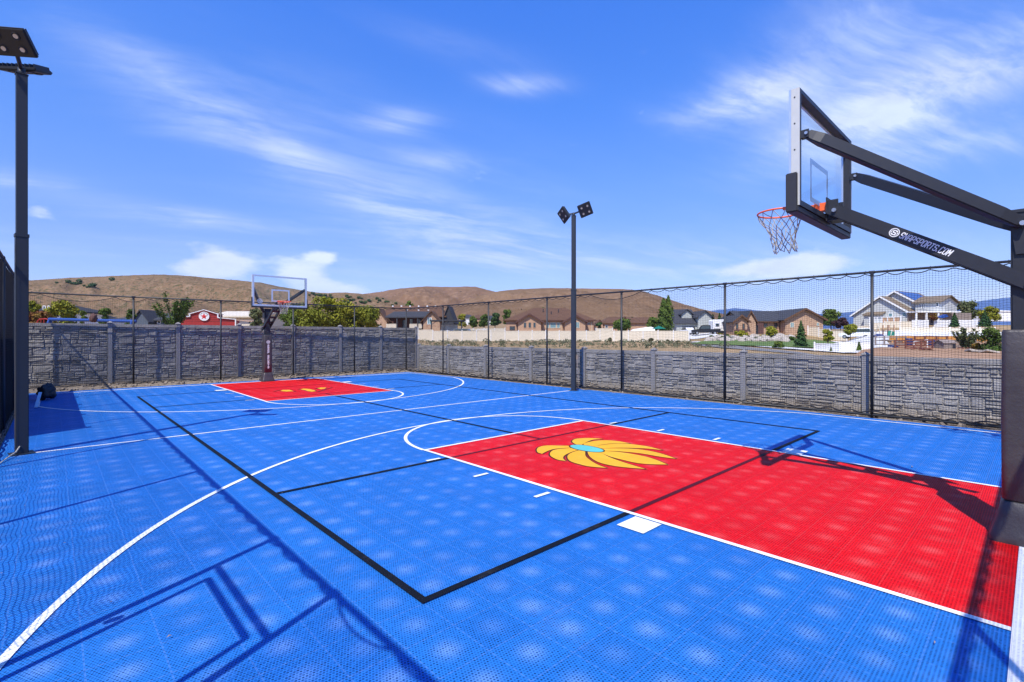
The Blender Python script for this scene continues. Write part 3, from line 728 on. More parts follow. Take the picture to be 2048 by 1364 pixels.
# ------------------------------------------------------------------ net fences
def strand(mb, pts, r):
    """three sided twine; pts list of Vectors"""
    o = len(mb.v); n = len(pts)
    d = (pts[-1]-pts[0]).normalized(); u = d.cross(Vector((0.31, 0.52, 0.79))).normalized(); w = d.cross(u)
    offs = [u*(r*math.cos(a))+w*(r*math.sin(a)) for a in (0.3, 0.3+2.0944, 0.3+4.18879)]
    for p in pts:
        for q in offs: mb.v.append((p.x+q.x, p.y+q.y, p.z+q.z))
    for i in range(n-1):
        for k in range(3):
            l = (k+1) % 3; mb.f.append((o+i*3+k, o+i*3+l, o+(i+1)*3+l, o+(i+1)*3+k))
NH = 3.03
def net_fence(label, p0, p1, posts, sags=(), gate=None, seed=1, net_range=None, pipe=0.024):
    p0 = Vector((p0[0], p0[1], 0)); p1 = Vector((p1[0], p1[1], 0)); L = (p1-p0).length; D = (p1-p0)/L; N = Vector((-D.y, D.x, 0))
    rng = random.Random(seed)
    t = thing('net_fence', label, 'net fence', p0)
    P = lambda s, z, off=0.0: D*s+N*off+Vector((0, 0, z))
    for s in posts:
        MB().cyl(P(s, -0.05), P(s, NH+0.01), 0.029, 10).build('post', M_RAIL, t, smooth=True)
        MB().cyl(P(s-0.05, NH), P(s+0.05, NH), pipe+0.008, 10).cyl(P(s, NH-0.09), P(s, NH-0.02), 0.032, 10).build('fitting', M_RAIL, t)
    MB().cyl(P(-0.03, NH), P(L+0.03, NH), pipe, 8).build('top_rail', M_RAIL, t, smooth=True)
    MB().cyl(P(0, 0.045), P(L, 0.045), 0.027, 8).build('bottom_rail', M_RAIL, t, smooth=True)
    # rope hung in scallops from hooks on the rail
    hooks = [0.0]; s = 0.0
    while s < L:
        st = rng.uniform(0.30, 0.42)
        for a, b in sags:
            if s < a <= s+st*0.999 and b > s: st = b-s
        s += st; hooks.append(min(s, L))
    def ropez(s):
        for a, b in zip(hooks, hooks[1:]):
            if a <= s <= b and b > a:
                u = (s-a)/(b-a); w = b-a; return NH-0.03-4*u*(1-u)*(0.055 if w < 0.6 else 0.10+0.045*w)
        return NH-0.03
    bh = [0.0]; s = 0.0
    while s < L: s += rng.uniform(0.36, 0.5); bh.append(min(s, L))
    def footz(s):
        for a, b in zip(bh, bh[1:]):
            if a <= s <= b and b > a: u = (s-a)/(b-a); return 0.07+4*u*(1-u)*0.055
        return 0.07
    k = int(L/0.055); mr = MB()
    mr.tube([P(L*i/k, ropez(L*i/k), -0.012) for i in range(k+1)], 0.0105, 5)
    mr.tube([P(L*i/k, footz(L*i/k), -0.015) for i in range(k+1)], 0.014, 5)
    mr.build('rope', M_ROPE, t, smooth=True)
    hk = None
    for h in hooks[:99]:
        if hk is None: hk = o = MB().beam((0, 0, -0.04)-N*0.01 if False else Vector((0, 0, -0.04))-N*0.01, (0, 0, 0.034), 0.008, 0.010).build('hook', M_RAIL, t)
        else: o = hk.copy(); COL.objects.link(o)
        o.location = P(h, NH)
    # netting
    mn = MB(); a, b = net_range or (0, L); pit = 0.0465; r = 0.0022
    def wob(s, z):
        return 0.012*noise.noise((s*0.9+seed*7, z*0.9, 0.3))+0.003*noise.noise((s*4.1+seed*3, z*3.0, 4.3))
    s = a+0.02
    zs = [0.0, 0.05, 0.12, 0.22, 0.34, 0.46, 0.58, 0.70, 0.80, 0.88, 0.95, 1.0]
    while s < b:
        if not (gate and gate[0] < s < gate[1]):
            zt_, zb = ropez(s), footz(s); strand(mn, [P(s+wob(s, zb+(zt_-zb)*u), zb+(zt_-zb)*u, 0.006*noise.noise((s*0.6, u*1.5, seed))) for u in zs], r)
        s += pit
    rows = int((NH-0.1)/pit); seg = 0.14
    for i in range(1, rows):
        u = i/rows; s = a; pts = []
        while s <= b:
            zt_, zb = ropez(s), footz(s); pts.append(P(s, zb+(zt_-zb)*(u**1.0)+wob(z := s+40, u*3)*0.7, 0.006*noise.noise((s*0.6, u*1.5, seed)))); s += seg
        if gate:
            lo = [p for p in pts if p.dot(D) < gate[0]]; hi = [p for p in pts if p.dot(D) > gate[1]]
            for q in (lo, hi):
                if len(q) > 1: strand(mn, q, r)
        else: strand(mn, pts, r)
    mn.build('netting', M_NET, t)
    if gate:
        g0, g1 = gate
        mg = MB()
        for s in (g0+0.14, g1-0.14): mg.cyl(P(s, 0.05), P(s, 2.17), 0.022, 8)
        mg.cyl(P(g0+.14, 2.17), P(g1-.14, 2.17), 0.021, 8); mg.cyl(P(g0+.14, 0.1), P(g1-.14, 0.1), 0.021, 8)
        g = mg.build('gate', M_RAIL, t, smooth=True)
        MB().box((-.02, -.02, -.03), (.04, .02, .03), Matrix.Translation(P(g1-0.07, 1.35))).build('latch', M_STEEL, g)
        MB().cyl(P(g0, 2.31), P(g1, 2.31), 0.023, 8).build('gate_header', M_RAIL, t, smooth=True)
    return t
FA, FB = (-6.5, 21.0), (6.66, 20.85)
xs = [-6.5, -3.87, -1.25, 1.38, 4.03, 6.66]
net_fence('black net fence strung across the far end in front of the tall stone fence', FA, FB, [x+6.5 for x in xs[:-1]], sags=[(0.55, 2.15), (2.3, 3.0)], seed=3)
XR = 6.66
def net_y(px): v = FW+RT*((px-1024)/FPX); return CAM.y+v.y*(XR-CAM.x)/v.x
ny = [net_y(p) for p in (1744, 1450, 1243, 1094, 977, 886)]
net_fence('black net fence down the right side of the court before the low stone fence', (XR, 20.85), (XR, -0.8), [0.0]+[20.85-y for y in reversed(ny)]+[20.85-ny[0]+3.07], sags=[(20.85-net_y(1183), 20.85-net_y(1283))], seed=5)
lp = [0.0, 2.87, 4.07, 6.9, 9.75, 12.7, 15.6, 18.6]
net_fence('black net fence down the left side of the court, seen nearly edge on', (-6.5, -0.77), (-6.5, 21.0), lp, gate=(2.87, 4.07), sags=[(2.2, 2.8)], seed=9)
net_fence('black net fence behind the near hoop, known by its shadow at lower right', (-6.5, -0.77), (6.66, -0.77), [2.63, 5.26, 7.9, 10.5], seed=11, net_range=(0.02, 8.5))

# ------------------------------------------------------------------ lettering
GL = {'S': [[(1,1),(.8,1.2),(.2,1.2),(0,1),(0,.75),(.2,.6),(.8,.6),(1,.45),(1,.2),(.8,0),(.2,0),(0,.2)]],
      'N': [[(0,0),(0,1.2)],[(0,1.2),(1,0)],[(1,0),(1,1.2)]], 'A': [[(0,0),(0,.9),(.25,1.2),(.75,1.2),(1,.9),(1,0)],[(0,.5),(1,.5)]],
      'P': [[(0,0),(0,1.2),(.8,1.2),(1,1),(1,.7),(.8,.5),(0,.5)]], 'O': [[(.2,0),(0,.2),(0,1),(.2,1.2),(.8,1.2),(1,1),(1,.2),(.8,0),(.2,0)]],
      'R': [[(0,0),(0,1.2),(.8,1.2),(1,1),(1,.72),(.8,.55),(0,.55)],[(.55,.55),(1,0)]], 'T': [[(0,1.2),(1,1.2)],[(.5,1.2),(.5,0)]],
      'C': [[(1,1),(.8,1.2),(.2,1.2),(0,1),(0,.2),(.2,0),(.8,0),(1,.2)]], 'M': [[(0,0),(0,1.2)],[(0,1.2),(.5,.5)],[(.5,.5),(1,1.2)],[(1,1.2),(1,0)]],
      'E': [[(1,1.2),(0,1.2),(0,0),(1,0)],[(0,.6),(.8,.6)]], 'X': [[(0,0),(1,1.2)],[(0,1.2),(1,0)]], '.': [[(.0,.0),(.0,.16)]]}
def text_mb(txt, h, w, sw, slant=0.0, gap=0.35, O=Vector((0,0,0)), U=Vector((1,0,0)), V=Vector((0,0,1)), lift=0.0015, down=False):
    mb = MB(); n = U.cross(V).normalized(); x = 0.0; y0 = 0.0; k = 0
    for ch in txt:
        if ch == ' ':
            x += w*0.8; y0 -= h*0.9; continue
        for line in GL[ch]:
            for a, b in zip(line, line[1:]):
                def pt(p): u = p[0]*w+slant*p[1]*h/1.2; v = p[1]*h/1.2; return O+U*((0 if down else x)+u)+V*((y0 if down else 0)+v)
                p, q = pt(a), pt(b); d = (q-p).normalized(); s = d.cross(n)*(sw/2); e = d*(sw/2)
                o = lift+0.00006*(k % 9); k += 1
                mb.add([p-e+s+n*o, p-e-s+n*o, q+e-s+n*o, q+e+s+n*o], [(0, 1, 2, 3)])
        if down: y0 -= h*1.35
        else: x += (0.25*w if ch == '.' else w)+gap*w
    return mb, x
def logo_mb(O, U, V, r, lift=0.0015):
    mb = MB(); n = U.cross(V).normalized()
    def ring(ro, ri, a0=0, a1=360):
        m = 28
        for i in range(m):
            t0, t1 = R(a0+(a1-a0)*i/m), R(a0+(a1-a0)*(i+1)/m)
            f = lambda rr, t: O+U*(rr*math.cos(t))+V*(rr*math.sin(t))+n*lift
            mb.add([f(ro, t0), f(ro, t1), f(ri, t1), f(ri, t0)], [(0, 1, 2, 3)])
    ring(r, r*0.84); ring(r*0.70, r*0.60, 120, 240); ring(r*0.70, r*0.60, -60, 60)
    t, _ = text_mb('S', r*0.95, r*0.62, r*0.2, 0.15, O=O-U*(r*0.36)-V*(r*0.48), U=U, V=V, lift=lift+0.0006); mb.add(t.v, t.f)
    for sx in (-1, 1): 
        p = O+U*(sx*r*0.5)+n*(lift+0.0003); q = O+U*(sx*r*0.84)+n*(lift+0.0003); s = V*(r*0.05); mb.add([p+s, p-s, q-s, q+s], [(0, 1, 2, 3)])
    return mb

# ------------------------------------------------------------------ basketball hoops
def hoop(label, loc, rz, dz):
    """pole stands at the local origin, the board looks along +Y; dz lowers the board"""
    t = thing('basketball_hoop', label, 'basketball hoop', loc, rz)
    pole = MB().box((-.09, -.09, 0), (.09, .09, 2.70)).build('pole', M_POLE, t, bevel=0.012)
    hm = MB()
    for sx in (-1, 1): hm.prism([(-.20, 2.36), (.06, 2.36), (.085, 2.56), (.085, 2.70), (-.10, 2.70)], 0, 0.012, Matrix.Translation((sx*0.105-0.006, 0, 0)) @ Matrix(((0,0,1,0),(1,0,0,0),(0,1,0,0),(0,0,0,1))))
    hm.box((-.12, -.12, 2.70), (.12, .12, 2.725)); hm.build('pole_head', M_POLE, t)
    pad = MB()
    def rsq(h, r, z, n=6):
        out = []
        for cx, cy, a in ((1, 1, 0), (-1, 1, 90), (-1, -1, 180), (1, -1, 270)):
            for i in range(n+1): th = R(a+90*i/n); out.append(Vector((cx*(h-r)+r*math.cos(th), cy*(h-r)+r*math.sin(th), z)))
        return out
    def loft(rings):
        mb = MB(); n = len(rings[0])
        for rg in rings: mb.v += [tuple(p) for p in rg]
        for i in range(len(rings)-1): mb.f += [(i*n+k, i*n+(k+1) % n, (i+1)*n+(k+1) % n, (i+1)*n+k) for k in range(n)]
        mb.f.append(tuple(range((len(rings)-1)*n, len(rings)*n))); return mb
    pd = loft([rsq(.128, .035, .335), rsq(.142, .04, .35), rsq(.143, .04, .7), rsq(.147, .042, 1.0), rsq(.143, .04, 1.4), rsq(.143, .04, 1.72), rsq(.135, .035, 1.742)]).build('pole_pad', M_VINYL, t, smooth=True)
    lm = logo_mb(Vector((0, 0.1435, 1.475)), Vector((-1, 0, 0)), Vector((0, 0, 1)), 0.062)
    tx, _ = text_mb('SNAP SPORTS', 0.062, 0.042, 0.016, 0.1, O=Vector((0.022, 0.1435, 1.31)), U=Vector((-1, 0, 0)), V=Vector((0, 0, 1)), down=True, lift=0.0035)
    lm.add(tx.v, tx.f); lm.build('lettering', M_LETTER, pd)
    vm = MB()
    for z in (1.63, 0.98): vm.box((-.022, .137, z-.022), (.022, .146, z+.022))
    vm.build('strap_slot', M_RUBBER, pd)
    bp = loft([rsq(.215, .05, .0), rsq(.215, .05, .05), rsq(.200, .05, .09), rsq(.165, .045, .22), rsq(.150, .04, .325), rsq(.14, .03, .334)]).build('base_pad', M_VINYL, t, smooth=True)
    ab = MB()
    for sx in (-1, 1): ab.cyl((sx*.16, .19, .005), (sx*.16, .19, .055), 0.016, 8)
    ab.build('anchor_bolt', M_STEEL, t)
    # board
    yb = 1.50; zb = 2.885+dz; zt_ = 3.955+dz; hw = .914
    board = MB().box((-hw+.03, yb-.012, zb+.03), (hw-.03, yb-.002, zt_-.03)).build('backboard', M_GLASS, t)
    fm = MB(); fw_, th = 0.052, 0.085
    fm.box((-hw, yb-.014, zt_-.055), (hw, yb+.004, zt_)).box((-hw, yb-.014, zb), (hw, yb+.004, zb+.06))
    for sx in (-1, 1):
        fm.box((min(sx*hw, sx*(hw-.058)), yb-.014, zb+.061), (max(sx*hw, sx*(hw-.058)), yb+.004, zt_-.056))
        MB().box((min(sx*(hw-.012), sx*hw), yb-th, zb), (max(sx*(hw-.012), sx*hw), yb-.0145, zt_)).build('side_plate', M_SIDE, board)
    fm.build('frame', M_FRAME, board)
    bk = MB()
    bk.box((-hw+.013, yb-th, zt_-.04), (hw-.013, yb-.0155, zt_-.001)).box((-hw+.013, yb-th, zb), (hw-.013, yb-.0155, zb+.05))
    for sx in (-1, 1): bk.box((min(sx*(hw-.013), sx*(hw-.05)), yb-th, zb+.051), (max(sx*(hw-.013), sx*(hw-.05)), yb-.0155, zt_-.041))
    bk.build('back_frame', M_POLE, board)
    sc = MB()
    for sx in (-1, 1):
        for z in (zt_-.08, zt_-.32, zt_-.56): sc.cyl((sx*hw, yb-.045, z), (sx*(hw+.003), yb-.045, z), 0.007, 8)
    sc.build('screw', M_RUBBER, board)
    ts = MB(); tw, tz0, tz1, s = 0.305, zb+.165, zb+.60, 0.05
    ts.box((-tw, yb+.0005, tz0), (tw, yb+.0025, tz0+s)).box((-tw, yb+.0005, tz1-s), (tw, yb+.0025, tz1))
    for sx in (-1, 1): ts.box((min(sx*tw, sx*(tw-s)), yb+.0005, tz0+s), (max(sx*tw, sx*(tw-s)), yb+.0025, tz1-s))
    ts.build('target_square', M_FRAME, board)
    lg = logo_mb(Vector((hw-.24, yb+.001, zb+.17)), Vector((-1, 0, 0)), Vector((0, 0, 1)), 0.085); lg.build('logo', M_FRAME, board)
    ep = MB(); e = 0.058
    ep.box((-hw-.008, yb-.075, zb-e), (hw+.008, yb+.024, zb-.001))
    for sx in (-1, 1): ep.box((min(sx*(hw+.022), sx*(hw+.001)), yb-.072, zb-e+.0005), (max(sx*(hw+.022), sx*(hw+.001)), yb+.026, zb+.30))
    ep.build('edge_pad', M_RUBBER, board, bevel=0.008)
    # rim
    rc = Vector((0, yb+.15+.228, zb+.165)); rr = 0.228
    rim = MB().tube([rc+Vector((rr*math.cos(a), rr*math.sin(a), 0)) for a in [2*math.pi*i/40 for i in range(40)]], 0.0095, 8, closed=True).build('rim', M_RIM, t, smooth=True)
    br = MB(); br.box((-.10, yb+.003, rc.z-.075), (.10, yb+.02, rc.z+.035)).box((-.075, yb+.021, rc.z-.01), (.075, yb+.17, rc.z+.008))
    for sx in (-1, 1):
        br.prism([(yb+.021, rc.z-.011), (yb+.021, rc.z-.09), (yb+.05, rc.z-.09), (yb+.17, rc.z-.03), (yb+.17, rc.z-.011)], 0, 0.008, Matrix.Translation((sx*.07-.004, 0, 0)) @ Matrix(((0,0,1,0),(1,0,0,0),(0,1,0,0),(0,0,0,1))))
        br.beam((sx*.09, yb+.03, rc.z-.02), (sx*.20, rc.y-.09, rc.z-.004), 0.012, 0.035)
    br.box((-.055, yb-.08, rc.z-.06), (.055, yb-.016, rc.z+.02))
    br.build('bracket', M_RIM, rim)
    # cord net
    nm = MB(); K = 12; lev = [(0.228, 0.0), (0.196, .075), (0.160, .15), (0.132, .225), (0.113, .30), (0.105, .36), (0.112, .42)]
    rg = random.Random(int(loc[1]*10)+5)
    jit = {}
    def npt(i, l):
        k = (i % K, l)
        if k not in jit: jit[k] = Vector((rg.uniform(-.012, .012), rg.uniform(-.012, .012), rg.uniform(-.016, .010)))*(0 if l == 0 else 1)
        a = 2*math.pi*(i+(l % 2)*0.5)/K; r_, z_ = lev[l]
        return rc+Vector((r_*math.cos(a), r_*math.sin(a)-z_*.12, -z_-.008))+jit[k]*1.3
    for l in range(len(lev)-1):
        for i in range(K):
            b0, b1 = (i, i-1) if l % 2 == 0 else (i, i+1)
            if l % 2 == 0: pairs = ((i, i), (i, i-1))
            else: pairs = ((i, i), (i, i+1))
            for a, b in pairs:
                p, q = npt(a, l), npt(b, l+1); mid = (p+q)/2+Vector((rg.uniform(-.004, .004), rg.uniform(-.004, .004), -.004))
                nm.tube([p, mid, q], 0.0042, 5, cap=False)
    nm.build('cord_net', M_TWINE, rim)
    # arms
    MY = Matrix(((0,0,1,0),(1,0,0,0),(0,1,0,0),(0,0,0,1)))
    A0 = Vector((0, yb-.11, zb+.105)); A1 = Vector((0, -.24, 1.98+dz*0.3))
    for sx in (-1, 1):
        la = MB(); la.beam((sx*.118, A0.y, A0.z), (sx*.118, A1.y, A1.z), 0.036, 0.118)
        arm = la.build('lower_arm', M_POLE, t, bevel=0.006)
        bo = MB()
        for p in (A0+(A1-A0)*0.035, A0+(A1-A0)*0.86): bo.cyl((sx*.137, p.y, p.z), (sx*.158, p.y, p.z), 0.020, 8)
        bo.build('bolt', M_STEEL, arm)
        if sx == -1:
            d = (A1-A0).normalized(); V = Vector((0, d.z*-1, d.y)).normalized()
            if V.z < 0: V = -V
            s0 = 0.635; O = Vector((-.1362, A0.y, A0.z))+d*s0
            U = d
            lm = logo_mb(O, U, V, 0.041); tx, w = text_mb('SNAPSPORTS.COM', 0.052, 0.0205, 0.0072, 0.16, gap=0.50, O=O+U*0.055-V*0.025, U=U, V=V); lm.add(tx.v, tx.f)
            lm.build('lettering', M_LETTER, arm)
    cp = MB()
    for f in (0.22, 0.45, 0.64):
        p = A0+(A1-A0)*f; q = A0+(A1-A0)*(f+.07); cp.beam((0, p.y, p.z-.02), (0, q.y, q.z-.02), 0.198, 0.012)
    cp.build('cross_plate', M_POLE, t)
    lb = MB()
    for sx in (-1, 1): lb.box((min(sx*.085, sx*.098), yb-.19, zb-.02), (max(sx*.085, sx*.098), yb-th-.001, zb+.19))
    lb.box((-.11, yb-th-.012, zb-.02), (.11, yb-th-.001, zb+.22)); lb.build('board_bracket', M_POLE, t)
    # braces from the pole head to the two sides of the board
    for sx in (-1, 1):
        P0 = Vector((sx*(hw-.045), yb-.135, zb+.64)); P1 = Vector((sx*.135, .02, 2.60))
        d = (P1-P0).normalized()
        sd_ = d.cross(Vector((0, 0, 1))).normalized(); uu = sd_.cross(d)
        bm_ = MB(); rings = [(0.0, .020, .040), (0.06, .028, .046), (0.13, .043, .050)]; rings = [(P0+d*a, w_, h_) for a, w_, h_ in rings]+[(P1-d*a, w_, h_) for a, w_, h_ in ((.17, .043, .050), (.06, .028, .046), (0, .022, .04))]
        for c_, w_, h_ in rings: bm_.v += [tuple(c_+sd_*(w_*i_)+uu*(h_*j_)) for i_, j_ in ((-1, -1), (1, -1), (1, 1), (-1, 1))]
        for r_ in range(5): bm_.f += [(r_*4+k_, r_*4+(k_+1) % 4, r_*4+4+(k_+1) % 4, r_*4+4+k_) for k_ in range(4)]
        bm_.f += [(3, 2, 1, 0), (20, 21, 22, 23)]
        ub = bm_.build('upper_brace', M_POLE, t, bevel=0.009)
        eb = MB(); eb.box((sx*(hw-.045)-.03, yb-.155, P0.z-.035), (sx*(hw-.045)-.022, yb-th-.009, P0.z+.035)); eb.box((sx*(hw-.045)+.022, yb-.155, P0.z-.035), (sx*(hw-.045)+.03, yb-th-.009, P0.z+.035))
        eb.box((sx*(hw-.045)-.03, yb-th-.009, P0.z-.035), (sx*(hw-.045)+.03, yb-th-.001, P0.z+.035)); eb.build('end_bracket', M_POLE, ub)
        bo = MB(); bo.cyl((P0.x-.042, P0.y, P0.z), (P0.x+.042, P0.y, P0.z), 0.014, 8); bo.cyl((P1.x-sx*.05, P1.y, P1.z), (P1.x+sx*.05, P1.y, P1.z), 0.02, 8)
        bo.build('bolt', M_STEEL, ub)
    return t
hoop('near black basketball hoop reaching in from the right edge, white web lettering on its arm', (0, -0.04, 0), 0, 0.0)
hoop('far basketball hoop facing the camera in front of the tall stone fence', (0, 2*CY+0.04, 0), math.pi, -0.15)

# ------------------------------------------------------------------ floodlight poles
def lamp_head(t, c, nrm, roll, size=0.40):
    size, hh = size if isinstance(size, tuple) else (size, size)
    n = Vector(nrm).normalized(); up = Vector((0, 0, 1)); x = up.cross(n).normalized(); y = n.cross(x)
    x, y = x*math.cos(roll)+y*math.sin(roll), y*math.cos(roll)-x*math.sin(roll)
    M = Matrix(((x.x, y.x, n.x, c[0]), (x.y, y.y, n.y, c[1]), (x.z, y.z, n.z, c[2]), (0, 0, 0, 1)))
    h = size/2; v = hh/2
    hd = MB().box((-h, -v, -.05), (h, v, 0.0), M).build('lamp_head', M_NAVY, t, bevel=0.014)
    fn = MB()
    for k in range(9): xx = -h+.03+k*(size-.06)/8; fn.box((xx-.004, -v+.02, -.095), (xx+.004, v-.02, -.051), M)
    fn.build('cooling_fins', M_NAVY, hd)
    MB().box((-h+.02, -v+.02, .001), (h-.02, v-.02, .006), M).build('face_plate', M_RUBBER, hd)
    for i in (-1, 1):
        for j in (-1, 1):
            MB().cyl(M @ Vector((i*h*.46, j*v*.46, .0062)), M @ Vector((i*h*.46, j*v*.46, .014)), 0.030, 14).build('lens', M_LENS, hd)
            MB().tube([M @ Vector((i*h*.46+.044*math.cos(a), j*v*.46+.044*math.sin(a), .010)) for a in [2*math.pi*k/16 for k in range(16)]], 0.009, 5, closed=True).build('lens_ring', M_RUBBER, hd)
    return M
def light_pole(label, loc, rz, heads, H, wide=0.068):
    t = thing('floodlight_pole', label, 'floodlight pole', (loc[0], loc[1], 0))
    Mr = Matrix.Rotation(rz, 4, 'Z')
    MB().box((-wide, -wide, 0), (wide, wide, 3.14), Mr).build('sleeve', M_NAVY, t, bevel=0.010)
    MB().box((-wide+.009, -wide+.009, 3.141), (wide-.009, wide-.009, H), Mr).build('pole', M_NAVY, t, bevel=0.008)
    MB().box((-wide-.006, -wide-.006, 3.11), (wide+.006, wide+.006, 3.155), Mr).build('collar', M_NAVY, t)
    MB().box((-wide+.002, -wide+.002, H), (wide-.002, wide-.002, H+.012), Mr).build('cap', M_NAVY, t)
    MB().box((-.13, -.13, 0.002), (.13, .13, .014), Mr).build('base_plate', M_NAVY, t)
    cb = MB(); cb.cyl((0, 0, H-.02), (0, 0, H+.10), .045, 10)
    for c, n, roll, size in heads:
        cb.tube([(0, 0, H+.07), Vector(c)-Vector(n).normalized()*.07], .026, 8)
    cb.build('crossarm', M_NAVY, t, smooth=True)
    for c, n, roll, size in heads: lamp_head(t, c, n, roll, size)
    return t
H1 = 5.44
light_pole('left floodlight pole rising beside the left net fence, lamp heads cut by the frame', (-6.205, 9.87), R(8),
           [((-.10, -.40, H1+.26), (-0.40, -0.58, -0.66), R(0), (0.50, 0.36)), ((0.03, .34, H1+.19), (0.19, 0.24, -0.95), R(0), (0.54, 0.32))], H1)
lpR = light_pole('slim floodlight pole standing at the right end of the half court line', (5.99, 9.78), R(20),
           [((.20, -.30, H1+.17), (-0.56, -0.66, -0.42), R(24), 0.41), ((-.16, .30, H1+.05), (-0.88, 0.22, -0.42), R(22), 0.42)], H1)
cm = MB(); cm.tube([(.05, -.085, 1.02), (.06, -.10, .7), (.12, -.10, .35), (.06, -.12, .1), (.22, -.2, .015), (.5, -.35, .02)], 0.009, 6); cm.build('power_cord', M_GWOOD, lpR, smooth=True)
MB().box((.06, -.12, .98), (.12, -.03, 1.10)).build('outlet_box', M_GWOOD, lpR, bevel=0.006)

# ------------------------------------------------------------------ things in the corner by the left pole
def crumple(mb, c, s, n=14, seed=1):
    vs = []; fs = []
    for i in range(n+1):
        th = math.pi*i/n
        for j in range(2*n):
            ph = math.pi*j/n; d = Vector((math.sin(th)*math.cos(ph), math.sin(th)*math.sin(ph), math.cos(th)))
            k = 1+0.45*noise.noise(d*1.8+Vector((seed, 0, 0)))+0.25*noise.noise(d*5+Vector((0, seed, 0)))
            vs.append((c[0]+d.x*s[0]*k, c[1]+d.y*s[1]*k, max(0.005, c[2]+d.z*s[2]*k)))
    m = 2*n
    for i in range(n):
        for j in range(m): fs.append((i*m+j, (i+1)*m+j, (i+1)*m+(j+1) % m, i*m+(j+1) % m))
    return mb.add(vs, fs)
p = Vector((-6.02, 17.9, 0))
tag(crumple(MB(), (p.x, p.y, .22), (.20, .22, .19), 14, 3).build('net_bundle', M_RUBBER, smooth=True), 'black bundled netting lying in the left corner by the stone fence', 'net bundle')
tag(MB().beam((-6.17, 15.9, .02), (-6.10, 16.3, .34), .06, .018).build('board', M_FRAME, bevel=0.004), 'pale board propped up against the black bundle in the corner', 'board')
rp = [(-6.46, 9.6, .02), (-6.40, 9.2, .012), (-6.33, 9.5, .03), (-6.26, 9.75, .05), (-6.22, 9.80, .12)]
tag(MB().tube(rp, 0.010, 6).build('rope', M_TWINE, smooth=True), 'frayed pale rope tied low round the left floodlight pole', 'rope')
for i, (x, y, s, r_) in enumerate(((-1.9, 7.2, .02, 0), (2.2, 1.0, .03, 1), (-2.35, .28, .012, 2), (-5.4, 3.2, .015, 3))):
    vs = [(x-s, y, .012), (x, y-s*.35, .02), (x+s, y+s*.1, .014), (x, y+s*.35, .024)]
    o = MB().add(vs, [(0, 1, 2, 3)]).build('dry_leaf', M_GWOOD)
    tag(o, ['small dry leaf on the blue floor left of the near lane', 'small dry leaf on the red lane under the near hoop', 'small dry leaf on the blue floor at the lower right', 'small dry leaf on the blue floor at the lower left'][i], 'leaf')

lt = MB(); rg = random.Random(31)
for i in range(420):
    k = rg.random()
    if k < .45: x, y = 6.4-abs(rg.gauss(0, .45)), rg.uniform(0.3, 20)
    elif k < .70: x, y = rg.uniform(-6.3, 6.3), 20.1-abs(rg.gauss(0, .5))
    elif k < .85: x, y = -6.4+abs(rg.gauss(0, .4)), rg.uniform(1, 20)
    else: x, y = rg.uniform(-6, 6), rg.uniform(0.4, 20)
    a = rg.uniform(0, 6.28); s_ = rg.uniform(.004, .013); c_, d_ = math.cos(a)*s_, math.sin(a)*s_; z_ = rg.uniform(.013, .02)
    lt.add([(x-c_, y-d_, z_), (x+d_*.4, y-c_*.4, z_+.003), (x+c_, y+d_, z_), (x-d_*.4, y+c_*.4, z_+.004)], [(0, 1, 2, 3)])
tag(lt.build('leaf_litter', M_GWOOD), 'tiny dry leaf scraps and grit scattered along the court edges', 'litter', kind='stuff')

